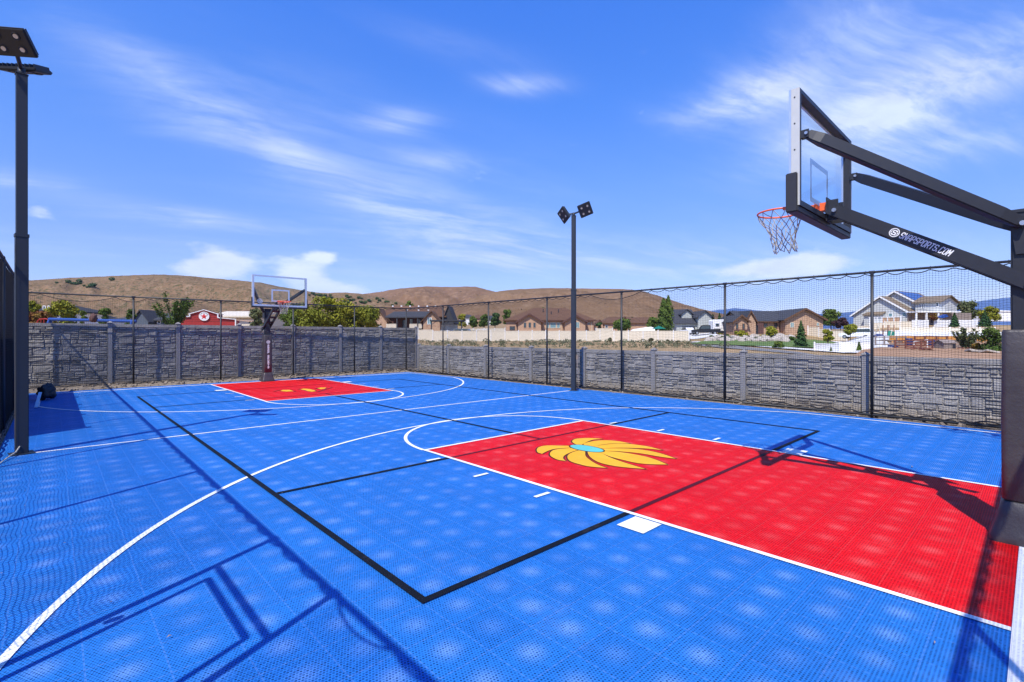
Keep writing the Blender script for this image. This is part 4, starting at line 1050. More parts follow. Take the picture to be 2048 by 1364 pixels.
# ------------------------------------------------------------------ trees and plants
def leaf(mb, p, n, s, rng):
    t = n.cross(Vector((rng.uniform(-1, 1), rng.uniform(-1, 1), rng.uniform(-1, 1))))
    if t.length < 1e-3: t = Vector((1, 0, 0))
    t.normalize(); b = n.cross(t).normalized(); k = rng.uniform(.65, 1.3)*s
    mb.add([p-t*k, p-b*k*.55+n*k*.15, p+t*k, p+b*k*.55+n*k*.15], [(0, 1, 2, 3)])
def rdir(rng):
    while True:
        v = Vector((rng.uniform(-1, 1), rng.uniform(-1, 1), rng.uniform(-1, 1)))
        if 0.05 < v.length < 1: return v.normalized()
def tree(name, label, cat, px, d, pytop, wpx, kind, m, pybase=None, seed=0, group=None, zb=None):
    """crown wpx wide (photo px) with its top at row pytop, d metres ahead of the camera"""
    k = d/FPX; g = gpt(px, d); z0 = zat(pybase, d) if pybase else g.z
    if zb is not None: z0 = zb
    H = zat(pytop, d)-z0; Rw = wpx*k/2; rng = random.Random(int(px*7+d*13+seed))
    t = thing(name, label, cat, (g.x, g.y, z0), group=group)
    mb = MB(); ls = max(0.085, min(0.36, 1.9*k+H*0.006)); tk = MB()
    if kind in ('broad', 'shrub'):
        low = 0.0 if kind == 'shrub' else 0.22
        nb = 16 if wpx < 40 else 30
        blobs = []
        for i in range(nb):
            th = rng.uniform(0, 6.283); u = rng.random(); rr = math.sqrt(rng.random())*0.72
            zc = low+(1-low)*(0.12+0.74*u); env = math.sqrt(max(0.05, 1-((zc-(low+(1-low)*.45))/(.62*(1-low)))**2))
            blobs.append((Vector((Rw*rr*env*math.cos(th), Rw*rr*env*math.sin(th), H*zc)), rng.uniform(.26, .42)*min(Rw*1.05, H*.5)))
        blobs.append((Vector((0, 0, H*.86)), .3*min(Rw, H*.5)))
        N = int(min(11000, 420+wpx*58))
        for i in range(N):
            c, r_ = blobs[rng.randrange(len(blobs))]; dv = rdir(rng); rad = r_*(rng.uniform(.62, 1.0) if rng.random() < .85 else rng.uniform(1.0, 1.25))
            p = c+Vector((dv.x*rad, dv.y*rad, dv.z*rad*.85))
            if p.z < 0.02: p.z = rng.uniform(.02, .12)*H
            if p.z > H: p.z = H-rng.random()*.1
            leaf(mb, p, (dv+rdir(rng)*.75).normalized(), ls, rng)
        tk.tube([(0, 0, -.3), (0, 0, H*.25), (rng.uniform(-.1, .1)*Rw, 0, H*.55)], [max(.05, H*.028), H*.02, H*.008], 7)
        for i in range(6):
            c, r_ = blobs[i]; tk.tube([(0, 0, H*rng.uniform(.12, .3)), c*0.6+Vector((0, 0, H*.12)), c], [H*.013, H*.008, H*.003], 5)
    elif kind == 'conifer':
        N = int(min(3600, 500+wpx*36))
        for i in range(N):
            u = 1-math.sqrt(rng.random()); u = min(.995, u*1.05); th = rng.uniform(0, 6.283)
            ring = .80+.20*math.sin(u*34+2.1*math.sin(th*2+seed)); rad = Rw*(1-u)**.85*ring*rng.uniform(.45, 1.05)
            p = Vector((rad*math.cos(th), rad*math.sin(th), H*(.04+.96*u)-rad*.18))
            leaf(mb, p, Vector((math.cos(th)*.6+rng.uniform(-.4, .4), math.sin(th)*.6+rng.uniform(-.4, .4), rng.uniform(.1, .9))).normalized(), ls*.9, rng)
        tk.tube([(0, 0, -.3), (0, 0, H*.97)], [H*.025, H*.003], 7)
    elif kind == 'poplar':
        N = int(min(4200, 700+wpx*60))
        cols = [(-Rw*.42, .0, H*.93, Rw*.50), (Rw*.40, .0, H, Rw*.48), (0, .2, H*.80, Rw*.62)]
        for i in range(N):
            cx, cy, ch, cr = cols[rng.randrange(3)]; u = rng.random(); th = rng.uniform(0, 6.283)
            env = min(1, (u/.22)**.7)*min(1, ((1-u)/.35)**.8); rad = cr*env*(rng.uniform(.5, 1.0)+.22*math.sin(u*23+th*3))
            p = Vector((cx+rad*math.cos(th), cy+rad*math.sin(th), ch*(.05+.95*u)))
            leaf(mb, p, Vector((math.cos(th)+rng.uniform(-.6, .6), math.sin(th)+rng.uniform(-.6, .6), rng.uniform(-.3, .7))).normalized(), ls, rng)
        for cx, cy, ch, cr in cols: tk.tube([(cx*.3, 0, -.2), (cx, cy, ch*.4), (cx, cy, ch*.95)], [H*.02, H*.012, H*.002], 6)
    elif kind == 'vase':
        for i in range(15):
            th = rng.uniform(0, 6.283); sp = rng.uniform(.35, 1.0); tip = Vector((Rw*sp*math.cos(th), Rw*sp*math.sin(th), H*rng.uniform(.72, 1.0)*(1-.18*sp)))
            mid = tip*.45+Vector((0, 0, H*.02)); tk.tube([(0, 0, 0), mid, tip], [H*.016, H*.009, H*.003], 5)
            for j in range(int(110+wpx*1.4)):
                u = rng.uniform(.30, 1.05); q = (mid*(1-u)*2+Vector((0, 0, 0))*0 if False else Vector((0, 0, 0)).lerp(mid, min(1, u*2)) if u < .5 else mid.lerp(tip, (u-.5)*2))
                leaf(mb, q+rdir(rng)*Rw*.17*rng.random(), rdir(rng), ls*.95, rng)
        tk.tube([(0, 0, -.3), (0, 0, H*.12)], [H*.03, H*.022], 7)
    mb.build('crown', m, t); tk.build('trunk', M_BARK, t, smooth=True)
    return t
DL = 27.0
tree('leafy_tree', 'big yellow green tree directly right of the far backboard', 'tree', 655, 31, 596, 150, 'broad', L_YG, pybase=690, seed=1)
tree('leafy_tree', 'lower yellow green tree sloping down toward the house with the porch', 'tree', 722, 32, 611, 92, 'broad', L_YG, pybase=690, seed=2)
tree('leafy_tree', 'yellow green tree partly hidden behind the far hoop post', 'tree', 590, 33, 606, 66, 'broad', L_MID, pybase=690, seed=3)
tree('vase_tree', 'sparse vase shaped green tree left of the red barn', 'tree', 347, 38, 584, 78, 'vase', L_MID, pybase=668)
tree('leafy_tree', 'yellow green tree just above the left end of the far stone fence', 'tree', 124, 30, 600, 58, 'broad', L_YG, pybase=690)
tree('leafy_shrub', 'rust red and yellow shrub beside the left floodlight pole', 'shrub', 80, 28, 619, 58, 'shrub', L_RUST, pybase=690)
tree('leafy_tree', 'small green tree behind the rust red shrub at far left', 'tree', 66, 36, 594, 30, 'broad', L_YG, pybase=680)
tree('leafy_tree', 'slim young tree above the blue pipe at left', 'tree', 167, 52, 617, 13, 'broad', L_MID, pybase=668)
tree('leafy_tree', 'round young tree above the blue pipe, left of the second net post', 'tree', 211, 52, 613, 24, 'broad', L_MID, pybase=668)
tree('leafy_tree', 'young tree right at the second net post of the far fence', 'tree', 262, 52, 616, 22, 'broad', L_MID, pybase=668)
tree('leafy_tree', 'pale green tree seen under the far backboard at left', 'tree', 513, 46, 612, 30, 'broad', L_OLIVE, pybase=672)
for i, (px, w, py, l) in enumerate(((924, 20, 627, 'bright green tree beside the carport of the porch house'), (946, 22, 631, 'green tree, second right of the carport'), (968, 22, 628, 'round green tree in the middle of the row right of the carport'),
        (990, 24, 624, 'taller green tree in the row right of the carport'), (1013, 22, 617, 'green tree touching the left roof corner of the wide brown house'))):
    tree('leafy_tree', l, 'tree', px, 135+i*3, py, w, 'broad', (L_YG, L_MID, L_MID, L_DARK, L_MID)[i], group='trees between the porch house and the wide brown house')
tree('leafy_tree', 'green tree behind the white fence, right of the wide brown house', 'tree', 1243, 103, 636, 40, 'broad', L_MID)
tree('leafy_tree', 'small dark tree at the right wall of the wide brown house', 'tree', 1198, 106, 644, 14, 'broad', L_DARK)
tree('poplar_tree', 'tall pair of poplars in front of the grey garage house', 'tree', 1332, 92, 591, 44, 'poplar', L_MID)
tree('leafy_tree', 'low green tree at the left foot of the poplars', 'tree', 1308, 94, 634, 34, 'broad', L_MID, seed=4)
tree('conifer_tree', 'dark conical spruce on the lawn before the gabled brick house', 'tree', 1602, 62, 641, 33, 'conifer', L_DARK)
tree('leafy_tree', 'small yellow green tree on the lawn right of the spruce', 'tree', 1656, 66, 657, 19, 'broad', L_YG)
tree('leafy_tree', 'round yellow green tree above the white pickup', 'tree', 1701, 72, 648, 24, 'broad', L_YG, pybase=676)
tree('leafy_tree', 'large round green tree right of the gabled brick house', 'tree', 1662, 118, 618, 36, 'broad', L_MID)
tree('purple_tree', 'dark purple leaved tree left of the pale grey house', 'tree', 1681, 112, 636, 30, 'broad', L_PURP)
tree('leafy_shrub', 'low dark green bush on the lawn left of the spruce', 'shrub', 1555, 58, 682, 30, 'shrub', L_MID)
tree('leafy_shrub', 'clipped green hedge before the left wing of the gabled brick house', 'hedge', 1482, 86, 661, 30, 'shrub', L_YG)
tree('leafy_shrub', 'yellowish shrub at the entrance of the gabled brick house', 'shrub', 1542, 84, 652, 24, 'broad', L_YG)
tree('conifer_tree', 'small spruce at the edge of the dirt lot', 'tree', 1718, 46, 684, 11, 'conifer', L_MID)
tree('conifer_tree', 'tiny spruce left of the other small spruce at the dirt lot', 'tree', 1663, 48, 692, 8, 'conifer', L_MID)
tree('conifer_tree', 'dark spruce on the slope below the pergola', 'tree', 1909, 84, 626, 20, 'conifer', L_DARK, pybase=653)
tree('conifer_tree', 'dark spruce right of the pergola, the wider of two', 'tree', 1970, 84, 622, 27, 'conifer', L_DARK, pybase=653)
tree('leafy_tree', 'olive brown tree rising behind the pergola roof', 'tree', 1938, 108, 601, 40, 'broad', L_OLIVE, pybase=650)
tree('leafy_tree', 'yellow green tree behind the wider spruce at far right', 'tree', 1980, 104, 612, 38, 'broad', L_YG, pybase=652)
tree('leafy_shrub', 'reddish green bush in front of the pergola post', 'shrub', 1867, 92, 627, 16, 'shrub', L_RUST, pybase=642)
tree('leafy_shrub', 'large green bush beside the near hoop pad', 'shrub', 1982, 40, 652, 46, 'shrub', L_MID, pybase=716)
tree('vase_tree', 'thin young tree in front of the white driveway at right', 'tree', 1932, 46, 652, 40, 'vase', L_OLIVE, pybase=705)
tree('leafy_shrub', 'yellow brown bush left of the large green bush', 'shrub', 1955, 41, 684, 22, 'shrub', L_RUST, pybase=716)
tree('leafy_shrub', 'green planted bed against the timber retaining wall', 'shrub', 1898, 54, 682, 24, 'shrub', L_MID)
tree('conifer_tree', 'dark spruce behind the caravan at left', 'tree', 1426, 150, 629, 12, 'conifer', L_DARK)
tree('conifer_tree', 'broad dark spruce behind the caravan', 'tree', 1439, 150, 626, 18, 'conifer', L_DARK)
tree('conifer_tree', 'dark spruce left of the gabled brick house roof', 'tree', 1466, 145, 622, 18, 'conifer', L_DARK)
# tree line along the far valley
for i in range(9):
    px = (818, 893, 1088, 1220, 1265, 1392, 1668, 1845, 1888)[i]
    tree('leafy_tree', ['dark tree behind the roof of the porch house', 'tree behind the dark gable of the porch house', 'tree behind the ridge of the wide brown house', 'tree between two brown roofs behind the white fence',
        'tree behind the long brown roof at centre', 'tree behind the dormer of the grey garage house', 'far tree above the round tree by the brick house', 'far tree right of the pale grey house', 'far tree left of the olive brown tree'][i],
        'tree', px, 190, (596, 626, 612, 634, 634, 628, 628, 622, 624)[i], (24, 18, 16, 16, 18, 16, 14, 12, 12)[i], 'broad', (L_MID, L_DARK, L_MID)[i % 3], pybase=660)

def hz_at(px, sky, d0, d1, z0, t, power=0.8):
    d = d0+(d1-d0)*t; z = z0+(zat(lerp_tab(sky, px), d1)-z0)*(t**power); return at(px, d, z)
# junipers on the near hill
jp = MB(); jr = random.Random(5)
def juniper(seed):
    rg = random.Random(seed); mb = MB()
    for i in range(150):
        dv = rdir(rg); p = Vector((dv.x*1.0, dv.y*1.0, 0.85+dv.z*.85))*rg.uniform(.7, 1.05); leaf(mb, p, (dv+rdir(rg)*.6).normalized(), .30, rg)
    return mb
spots = []
for cx, cy, sx, sy, n in ((138, 567, 26, 3, 7), (180, 574, 12, 2, 5), (223, 562, 3, 1, 1), (705, 600, 16, 7, 11), (745, 603, 22, 5, 12), (630, 590, 14, 3, 5), (660, 594, 12, 4, 5), (780, 608, 12, 4, 5)):
    for i in range(n): spots.append((cx+jr.uniform(-sx, sx), cy+jr.uniform(-sy, sy)))
HILLO = bpy.data.objects['hills']
from mathutils.bvhtree import BVHTree
def bvh(o): return BVHTree.FromPolygons([v.co for v in o.data.vertices], [tuple(p.vertices) for p in o.data.polygons])
HB = bvh(HILLO); first = None
for i, (px, py) in enumerate(spots):
    v = FW+RT*((px-1024)/FPX)+Vector((0, 0, (HY-py)/FPX)); hit = HB.ray_cast(CAM, v.normalized())
    if hit[0] is None: continue
    if first is None: first = o = juniper(3).build('juniper_bush', L_DARK)
    else: o = first.copy(); COL.objects.link(o)
    s = hit[3]/FPX*jr.uniform(1.6, 3.2); o.location = hit[0]; o.scale = (s*1.25, s*1.25, s); o.rotation_euler = (0, 0, jr.random()*6)
    tag(o, 'dark juniper bush dotted on the left part of the brown hillside' if px < 400 else 'dark juniper bush on the hillside above the yellow green trees', 'bush', 'junipers on the left hillside' if px < 400 else 'junipers above the yellow green trees')
sm = MB(); rg = random.Random(17); HB3 = bvh(bpy.data.objects['brown_hill']); HB2 = bvh(bpy.data.objects['rear_hill'])
for i in range(5200):
    px = rg.uniform(40, 1500); py = rg.uniform(545, 640)
    v = (FW+RT*((px-1024)/FPX)+Vector((0, 0, (HY-py)/FPX))).normalized(); hits = [h for h in (b.ray_cast(CAM, v) for b in (HB, HB3, HB2)) if h[0] is not None]
    if not hits: continue
    hit = min(hits, key=lambda h: h[3])
    if noise.noise((px*0.012, py*0.05, 1.0)) < -0.12 and rg.random() < .8: continue
    s_ = hit[3]/FPX*rg.uniform(.35, 1.15)*(1.6 if rg.random() < .06 else 1)
    for j in range(4):
        dv = rdir(rg); dv.z = abs(dv.z); leaf(sm, hit[0]+Vector((dv.x*s_*.8, dv.y*s_*.8, dv.z*s_*.6)), (dv+rdir(rg)*.5+Vector((0, 0, .6))).normalized(), s_*.75, rg)
tag(sm.build('hillside_scrub', L_SCRUB), 'low sagebrush scrub speckling the brown hillsides', 'scrub', kind='stuff')
# brush in the dry field
br = MB(); rg = random.Random(11)
for i in range(520):
    px = rg.uniform(838, 1470); d = rg.uniform(52, 87); g = gpt(px, d); s = rg.uniform(.10, .34)*(1.7 if rg.random() < .12 else 1)
    if px > 1385 and d > 62: continue
    for j in range(26):
        dv = rdir(rg); dv.z = abs(dv.z); leaf(br, Vector((g.x, g.y, g.z+.02))+Vector((dv.x*s*1.3, dv.y*s*1.3, dv.z*s)), (dv+rdir(rg)*.6).normalized(), s*.32, rg)
tag(br.build('field_brush', L_SAGE), 'dry sagebrush and weeds over the field beyond the low stone fence', 'brush', kind='stuff')
for i, (px, d, w, py) in enumerate(((1220, 83, 9, 676), (1302, 82, 14, 677), (1335, 82, 8, 680), (1356, 80, 12, 682))):
    tree('sage_shrub', ['small sage shrub against the cream fence, leftmost', 'largest sage shrub against the cream fence', 'small sage shrub between two others at the cream fence', 'low sage shrub near the right end of the cream fence'][i], 'shrub', px, d, py, w, 'shrub', L_SAGE)
# rock garden
ro = []
rg = random.Random(21)
def rock_mb(seed):
    bm = bmesh.new(); bmesh.ops.create_icosphere(bm, subdivisions=2, radius=1.0)
    for v in bm.verts: v.co *= 1+.5*noise.noise(v.co*1.3+Vector((seed, 0, 0)))
    mb = MB(); mb.add([tuple(v.co) for v in bm.verts], [tuple(v.index for v in f.verts) for f in bm.faces]); bm.free(); return mb
RP = [rock_mb(3).build('rock', M_ROCK), rock_mb(8).build('rock', M_ROCK)]
for i in range(120):
    px = rg.uniform(1412, 1592); d = rg.uniform(76, 88); g = gpt(px, d)
    o = RP[i] if i < 2 else RP[i % 2].copy()
    if i >= 2: COL.objects.link(o)
    s = rg.uniform(.22, .62); o.location = (g.x, g.y, g.z+s*.2+.1); o.scale = (s*1.4, s*1.2, s*.8); o.rotation_euler = (0, 0, rg.random()*6)
    tag(o, 'pale boulder in the rock garden below the gabled brick house', 'rock', 'boulders in the rock garden')
for i in range(14):
    px = rg.uniform(1420, 1590); d = rg.uniform(77, 88)
    tree('leafy_shrub', 'small green shrub tucked among the pale boulders of the rock garden', 'shrub', px, d, HY-(gpt(px, d).z+rg.uniform(.5, .9)-CAM.z)/d*FPX, rg.uniform(7, 13), 'shrub', (L_MID, L_YG, L_SAGE)[i % 3], group='shrubs in the rock garden')

# ------------------------------------------------------------------ buildings
class House:
    """local X = right along the photo, Y = away, Z = up; origin at photo column px, d metres ahead"""
    def __init__(s, name, label, cat, px, d, z0=None, yaw=0.0, group=None):
        g = gpt(px, d); s.z0 = g.z-0.1 if z0 is None else z0; s.px, s.d, s.k = px, d, d/FPX; th = math.atan((px-1024)/FPX); s.xs = math.cos(th)/math.cos(th+yaw)
        s.t = thing(name, label, cat, (g.x, g.y, s.z0), -YAW+yaw, group)
        s.yaw = yaw
    def X(s, px): return (px-s.px)*s.k*s.xs
    def Z(s, py): return zat(py, s.d)-s.z0
    def part(s, name, m, fn, parent=None, bevel=0.0):
        mb = MB(); fn(mb); return mb.build(name, m, parent or s.t, bevel=bevel)
    def box(s, name, m, a, b, parent=None): return s.part(name, m, lambda q: q.box(a, b), parent)
    def gable_x(s, m, mr, x0, x1, y0, y1, h, hr, over=.4, trim=None, th=.18):
        """gable end faces the camera: ridge runs away along Y"""
        xm = (x0+x1)/2
        s.part('wall', m, lambda q: q.prism([(x0, -.3), (x1, -.3), (x1, h), (xm, hr-.05), (x0, h)], y0, y1, Matrix(((1,0,0,0),(0,0,1,0),(0,1,0,0),(0,0,0,1)))))
        sl = (hr-h)/(xm-x0); ex = over
        def roof(q):
            for a, e in ((x0, -1), (x1, 1)):
                xo = a+e*ex; zo = h-sl*ex
                q.prism([(xo, zo), (xm, hr), (xm, hr+th), (xo, zo+th)], y0-over, y1+over, Matrix(((1,0,0,0),(0,0,1,0),(0,1,0,0),(0,0,0,1))))
        s.part('roof', mr, roof)
        if trim:
            def tr(q):
                for a, e in ((x0, -1), (x1, 1)):
                    xo = a+e*ex; zo = h-sl*ex
                    q.prism([(xo, zo-.16), (xm, hr-.16), (xm, hr+th+.02), (xo, zo+th+.02)], y0-over-.07, y0-over-.003, Matrix(((1,0,0,0),(0,0,1,0),(0,1,0,0),(0,0,0,1))))
            s.part('trim', trim, tr)
    def gable_y(s, m, mr, x0, x1, y0, y1, h, hr, over=.4, th=.18):
        """eaves face the camera: ridge runs along X"""
        ym = (y0+y1)/2; MX = Matrix(((0,0,1,0),(1,0,0,0),(0,1,0,0),(0,0,0,1)))
        s.part('wall', m, lambda q: q.prism([(y0, -.3), (y1, -.3), (y1, h), (ym, hr-.05), (y0, h)], x0, x1, MX))
        sl = (hr-h)/(ym-y0)
        def roof(q):
            for a, e in ((y0, -1), (y1, 1)):
                yo = a+e*over; zo = h-sl*over
                q.prism([(yo, zo), (ym, hr), (ym, hr+th), (yo, zo+th)], x0-over, x1+over, MX)
        s.part('roof', mr, roof)
    def hip(s, m, mr, x0, x1, y0, y1, h, hr, rx0, rx1, over=.5, th=.2):
        s.part('wall', m, lambda q: q.box((x0, y0, -.3), (x1, y1, h)))
        ym = (y0+y1)/2; a, b, c, e = x0-over, x1+over, y0-over, y1+over
        vs = [(a, c, h), (b, c, h), (b, e, h), (a, e, h), (a, c, h+th), (b, c, h+th), (b, e, h+th), (a, e, h+th), (rx0, ym, hr), (rx1, ym, hr)]
        s.part('roof', mr, lambda q: q.add(vs, [(0, 3, 2, 1), (0, 1, 5, 4), (1, 2, 6, 5), (2, 3, 7, 6), (3, 0, 4, 7), (4, 5, 9, 8), (6, 7, 8, 9), (5, 6, 9), (7, 4, 8)]))
    def window(s, x0, x1, z0, z1, y, frame=None, glass=None, mull=1):
        f = frame or M_TRIM; fr = .09
        def g(q):
            q.box((x0, y-.07, z0), (x1, y-.005, z0+fr)).box((x0, y-.07, z1-fr), (x1, y-.005, z1))
            q.box((x0, y-.07, z0+fr), (x0+fr, y-.005, z1-fr)).box((x1-fr, y-.07, z0+fr), (x1, y-.005, z1-fr))
            for i in range(mull): xm = x0+(x1-x0)*(i+1)/(mull+1); q.box((xm-.03, y-.06, z0+fr), (xm+.03, y-.005, z1-fr))
        w = s.part('window', f, g)
        s.part('pane', glass or M_GLASSL, lambda q: q.box((x0+fr, y-.035, z0+fr), (x1-fr, y-.006, z1-fr)), w)
    def door(s, x0, x1, z1, y, m): s.part('door', m, lambda q: q.box((x0, y-.06, 0), (x1, y-.005, z1)))

# porch house
h = House('brown_house', 'brown house with a shaded porch, partly behind the yellow green trees', 'house', 828, 105)
X, Z = h.X, h.Z
h.hip(M_DBRICK, M_RBROWN, X(752), X(886), 1.5, 13, Z(634), Z(607), X(772), X(868), .6)
h.gable_x(M_BRICK, M_RBROWN, X(740), X(776), -1.0, 3.5, Z(640), Z(618), .5)
h.gable_x(M_BRICK, M_RBROWN, X(849), X(882), -1.6, 4, Z(641), Z(624), .5)
h.gable_x(M_RDARK, M_RDARK, X(884), X(906), 1.2, 9, Z(640), Z(611), .3)
h.part('porch_roof', M_RDARK, lambda q: q.add([(X(774), -1.6, Z(634)), (X(853), -1.6, Z(634)), (X(857), 1.9, Z(622)), (X(784), 1.9, Z(622)), (X(774), -1.6, Z(634)-.25), (X(853), -1.6, Z(634)-.25), (X(857), 1.9, Z(622)-.25), (X(784), 1.9, Z(622)-.25)],
       [(0, 1, 2, 3), (7, 6, 5, 4), (0, 4, 5, 1), (1, 5, 6, 2), (2, 6, 7, 3), (3, 7, 4, 0)]))
for px in (797, 838): h.box('porch_post', M_RDARK, (X(px)-.12, -1.5, -.2), (X(px)+.12, -1.26, Z(634)-.3))
for a, b in ((776, 797), (822, 846)):
    def rail(q):
        q.box((X(a), -1.45, Z(649)), (X(b), -1.35, Z(648))).box((X(a), -1.45, Z(657)), (X(b), -1.35, Z(656)))
        n = int((b-a)*1.3)
        for i in range(n+1): xx = X(a)+(X(b)-X(a))*i/n; q.box((xx-.035, -1.43, Z(656)), (xx+.035, -1.37, Z(649)))
    h.part('porch_railing', M_CREAM, rail)
h.door(X(802), X(809), Z(640), 1.5, M_GLASSD)
h.window(X(816), X(823), Z(652), Z(637), 1.5, M_DBRICK); h.window(X(857), X(866), Z(649), Z(636), -1.6); h.window(X(834), X(839), Z(650), Z(638), 1.5, M_DBRICK)
for px in (775, 793, 811, 829, 847, 864): h.box('roof_vent', M_TRIM, (X(px)-.16, 4.6, Z(610.5)), (X(px)+.16, 4.9, Z(609)+.05))
for px in (810, 833, 853): h.box('roof_vent', M_TRIM, (X(px)-.16, 2.2, Z(620)), (X(px)+.16, 2.5, Z(618.7)+.05))
# carport
h = House('carport', 'dark flat roofed carport right of the porch house', 'carport', 895, 96)
X, Z = h.X, h.Z
h.part('roof', M_RDARK, lambda q: q.box((X(863), -2.2, Z(643)), (X(927), 2.2, Z(640.5))))
for px in (866, 892, 925):
    h.box('post', M_RDARK, (X(px)-.1, -2, -.3), (X(px)+.1, -1.8, Z(643)-.002)); h.part('brace', M_RDARK, lambda q: q.beam((X(px), -1.9, Z(650)), (X(px)+.9, -1.9, Z(643.5)), .1, .1))
h.box('back_wall', M_WHITE, (X(880), 2.0, -.3), (X(912), 2.2, Z(649)))

# wide brown house
h = House('brown_house', 'wide tan house with a big brown hip roof behind the cream fence', 'house', 1102, 112)
X, Z = h.X, h.Z
h.hip(M_TAN, M_RBROWN, X(1012), X(1190), 2.0, 17, Z(641), Z(611), X(1072), X(1140), .6)
h.gable_x(M_TAN, M_RBROWN, X(1036), X(1082), 0.0, 7, Z(642), Z(628), .6, trim=M_DBRICK)
h.gable_x(M_TAN, M_RBROWN, X(1130), X(1171), 0.2, 7, Z(642), Z(630), .6, trim=M_DBRICK)
for px_, y_, z_ in ((1090, 6.5, 617), (1122, 6.2, 617.5), (1106, 5.0, 623)): h.part('roof_vent', M_RDARK, lambda q: q.cyl((X(px_), y_, Z(z_)-.8), (X(px_), y_, Z(z_)+.25), .11, 8))
h.part('gutter', M_DBRICK, lambda q: [q.box((X(a), 1.32, Z(641)-.02), (X(b), 1.395, Z(641)+.14)) for a, b in ((1087, 1125), (1175, 1193))])
for px_ in (1088, 1124, 1186): h.part('downpipe', M_CREAM, lambda q: q.cyl((X(px_), 1.93, 0), (X(px_), 1.93, Z(641)), .05, 6))
for a in (1047, 1056.5, 1066):
    x0, x1 = X(a), X(a+6); h.window(x0, x1, Z(656), Z(644.5), 0.0, M_TAN, M_GLASSD, 0)
for a, b in ((1093, 1100), (1101, 1114), (1115, 1122)): h.window(X(a), X(b), Z(656), Z(644), 2.0, M_CREAM, M_GLASSL, 0)
h.window(X(1151), X(1159), Z(656), Z(643.5), 0.2, M_CREAM, M_GLASSL, 1); h.window(X(1178), X(1183), Z(649), Z(643.5), 2.0, M_CREAM, M_GLASSD, 0); h.window(X(1019), X(1030), Z(660), Z(652), 2.0, M_DBRICK, M_GLASSD, 1)
h.box('deck', M_DBRICK, (X(1013), -.2, -.3), (X(1035), 1.99, Z(661)))

M_SLATE = mat('slate blue siding', (0.075, 0.095, 0.125), 0.8, 0.1, 2)
def small_house(label, px, d, x0, x1, pe, pr, m, mr, gables=(), wins=(), r0=.25, r1=.75, group='houses in the far row'):
    h = House('far_house', label, 'house', px, d, group=group); X, Z = h.X, h.Z
    h.hip(m, mr, X(x0), X(x1), 1.5, 11, Z(pe), Z(pr), X(x0+(x1-x0)*r0), X(x0+(x1-x0)*r1), .5)
    for a, b, e, r_ in gables: h.gable_x(m, mr, X(a), X(b), 0, 5, Z(e), Z(r_), .4)
    for a, b, t_, o in wins: h.window(X(a), X(b), Z(o), Z(t_), 1.5, M_TRIM, M_GLASSD, 0)
    return h
small_house('tan house with a brown roof just right of the wide brown house', 1250, 140, 1205, 1292, 647, 632, M_TAN, M_RBROWN, ((1193, 1206, 648, 640), (1244, 1256, 645, 634)), ((1212, 1218, 650, 656), (1228, 1236, 650, 657)))
small_house('brown roofed house left of the poplars with a small pale gable', 1292, 150, 1260, 1328, 647, 633, M_TAN, M_RBROWN, ((1264, 1278, 649, 639),), ((1284, 1290, 649, 655),))
small_house('dark roofed house behind the young trees at left', 280, 90, 252, 335, 641, 624, M_SLATE, M_RDARK, ((268, 296, 640, 621),), ((303, 310, 641, 647), (318, 324, 641, 647)))
small_house('low pale house behind the blue pipe at left', 232, 92, 214, 248, 640, 629, M_GREYS, M_RDARK)
small_house('white house with a blue grey roof far left beside the rust shrub', 72, 70, 38, 88, 622, 606, M_WHITE, M_RDARK, (), ((66, 72, 610, 618), (76, 80, 610, 618)))
small_house('grey house low behind the green trees near centre', 160, 110, 150, 172, 640, 627, M_GREYS, M_RDARK)
small_house('tiny house with a dark blue roof right of the dark gable', 930, 240, 918, 944, 636, 628, M_WHITE, M_RDARK)
small_house('tiny white gabled house in the trees left of the wide brown house', 976, 240, 968, 988, 640, 630, M_WHITE, M_RDARK, ((968, 976, 638, 630),))
small_house('tiny house with a red brown roof among the trees', 954, 250, 944, 966, 637, 629, M_TAN, M_RBROWN)
small_house('brown roofed house half hidden behind the pale metal shed', 468, 90, 446, 486, 634, 617, M_DBRICK, M_RBROWN)

# grey garage house
h = House('grey_house', 'grey two storey house with an open garage and charcoal roof', 'house', 1390, 106)
X, Z = h.X, h.Z
h.gable_y(M_SAGE, M_RDARK, X(1356), X(1400), 1.0, 12, Z(645), Z(617), .5)
h.gable_x(M_SAGE, M_RDARK, X(1397), X(1424), 0.2, 9, Z(633), Z(622), .45)
h.gable_x(M_SAGE, M_RDARK, X(1372), X(1392), 2.6, 6, Z(626), Z(618), .4)
h.box('stone_base', M_ROCK, (X(1397), 0.08, -.3), (X(1424), .199, Z(659)))
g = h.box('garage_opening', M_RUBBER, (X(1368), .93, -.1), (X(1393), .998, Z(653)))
h.window(X(1407), X(1410.5), Z(658), Z(650), 0.2, M_RDARK, M_GLASSD, 0); h.window(X(1412), X(1415.5), Z(658), Z(650), 0.2, M_RDARK, M_GLASSD, 0)

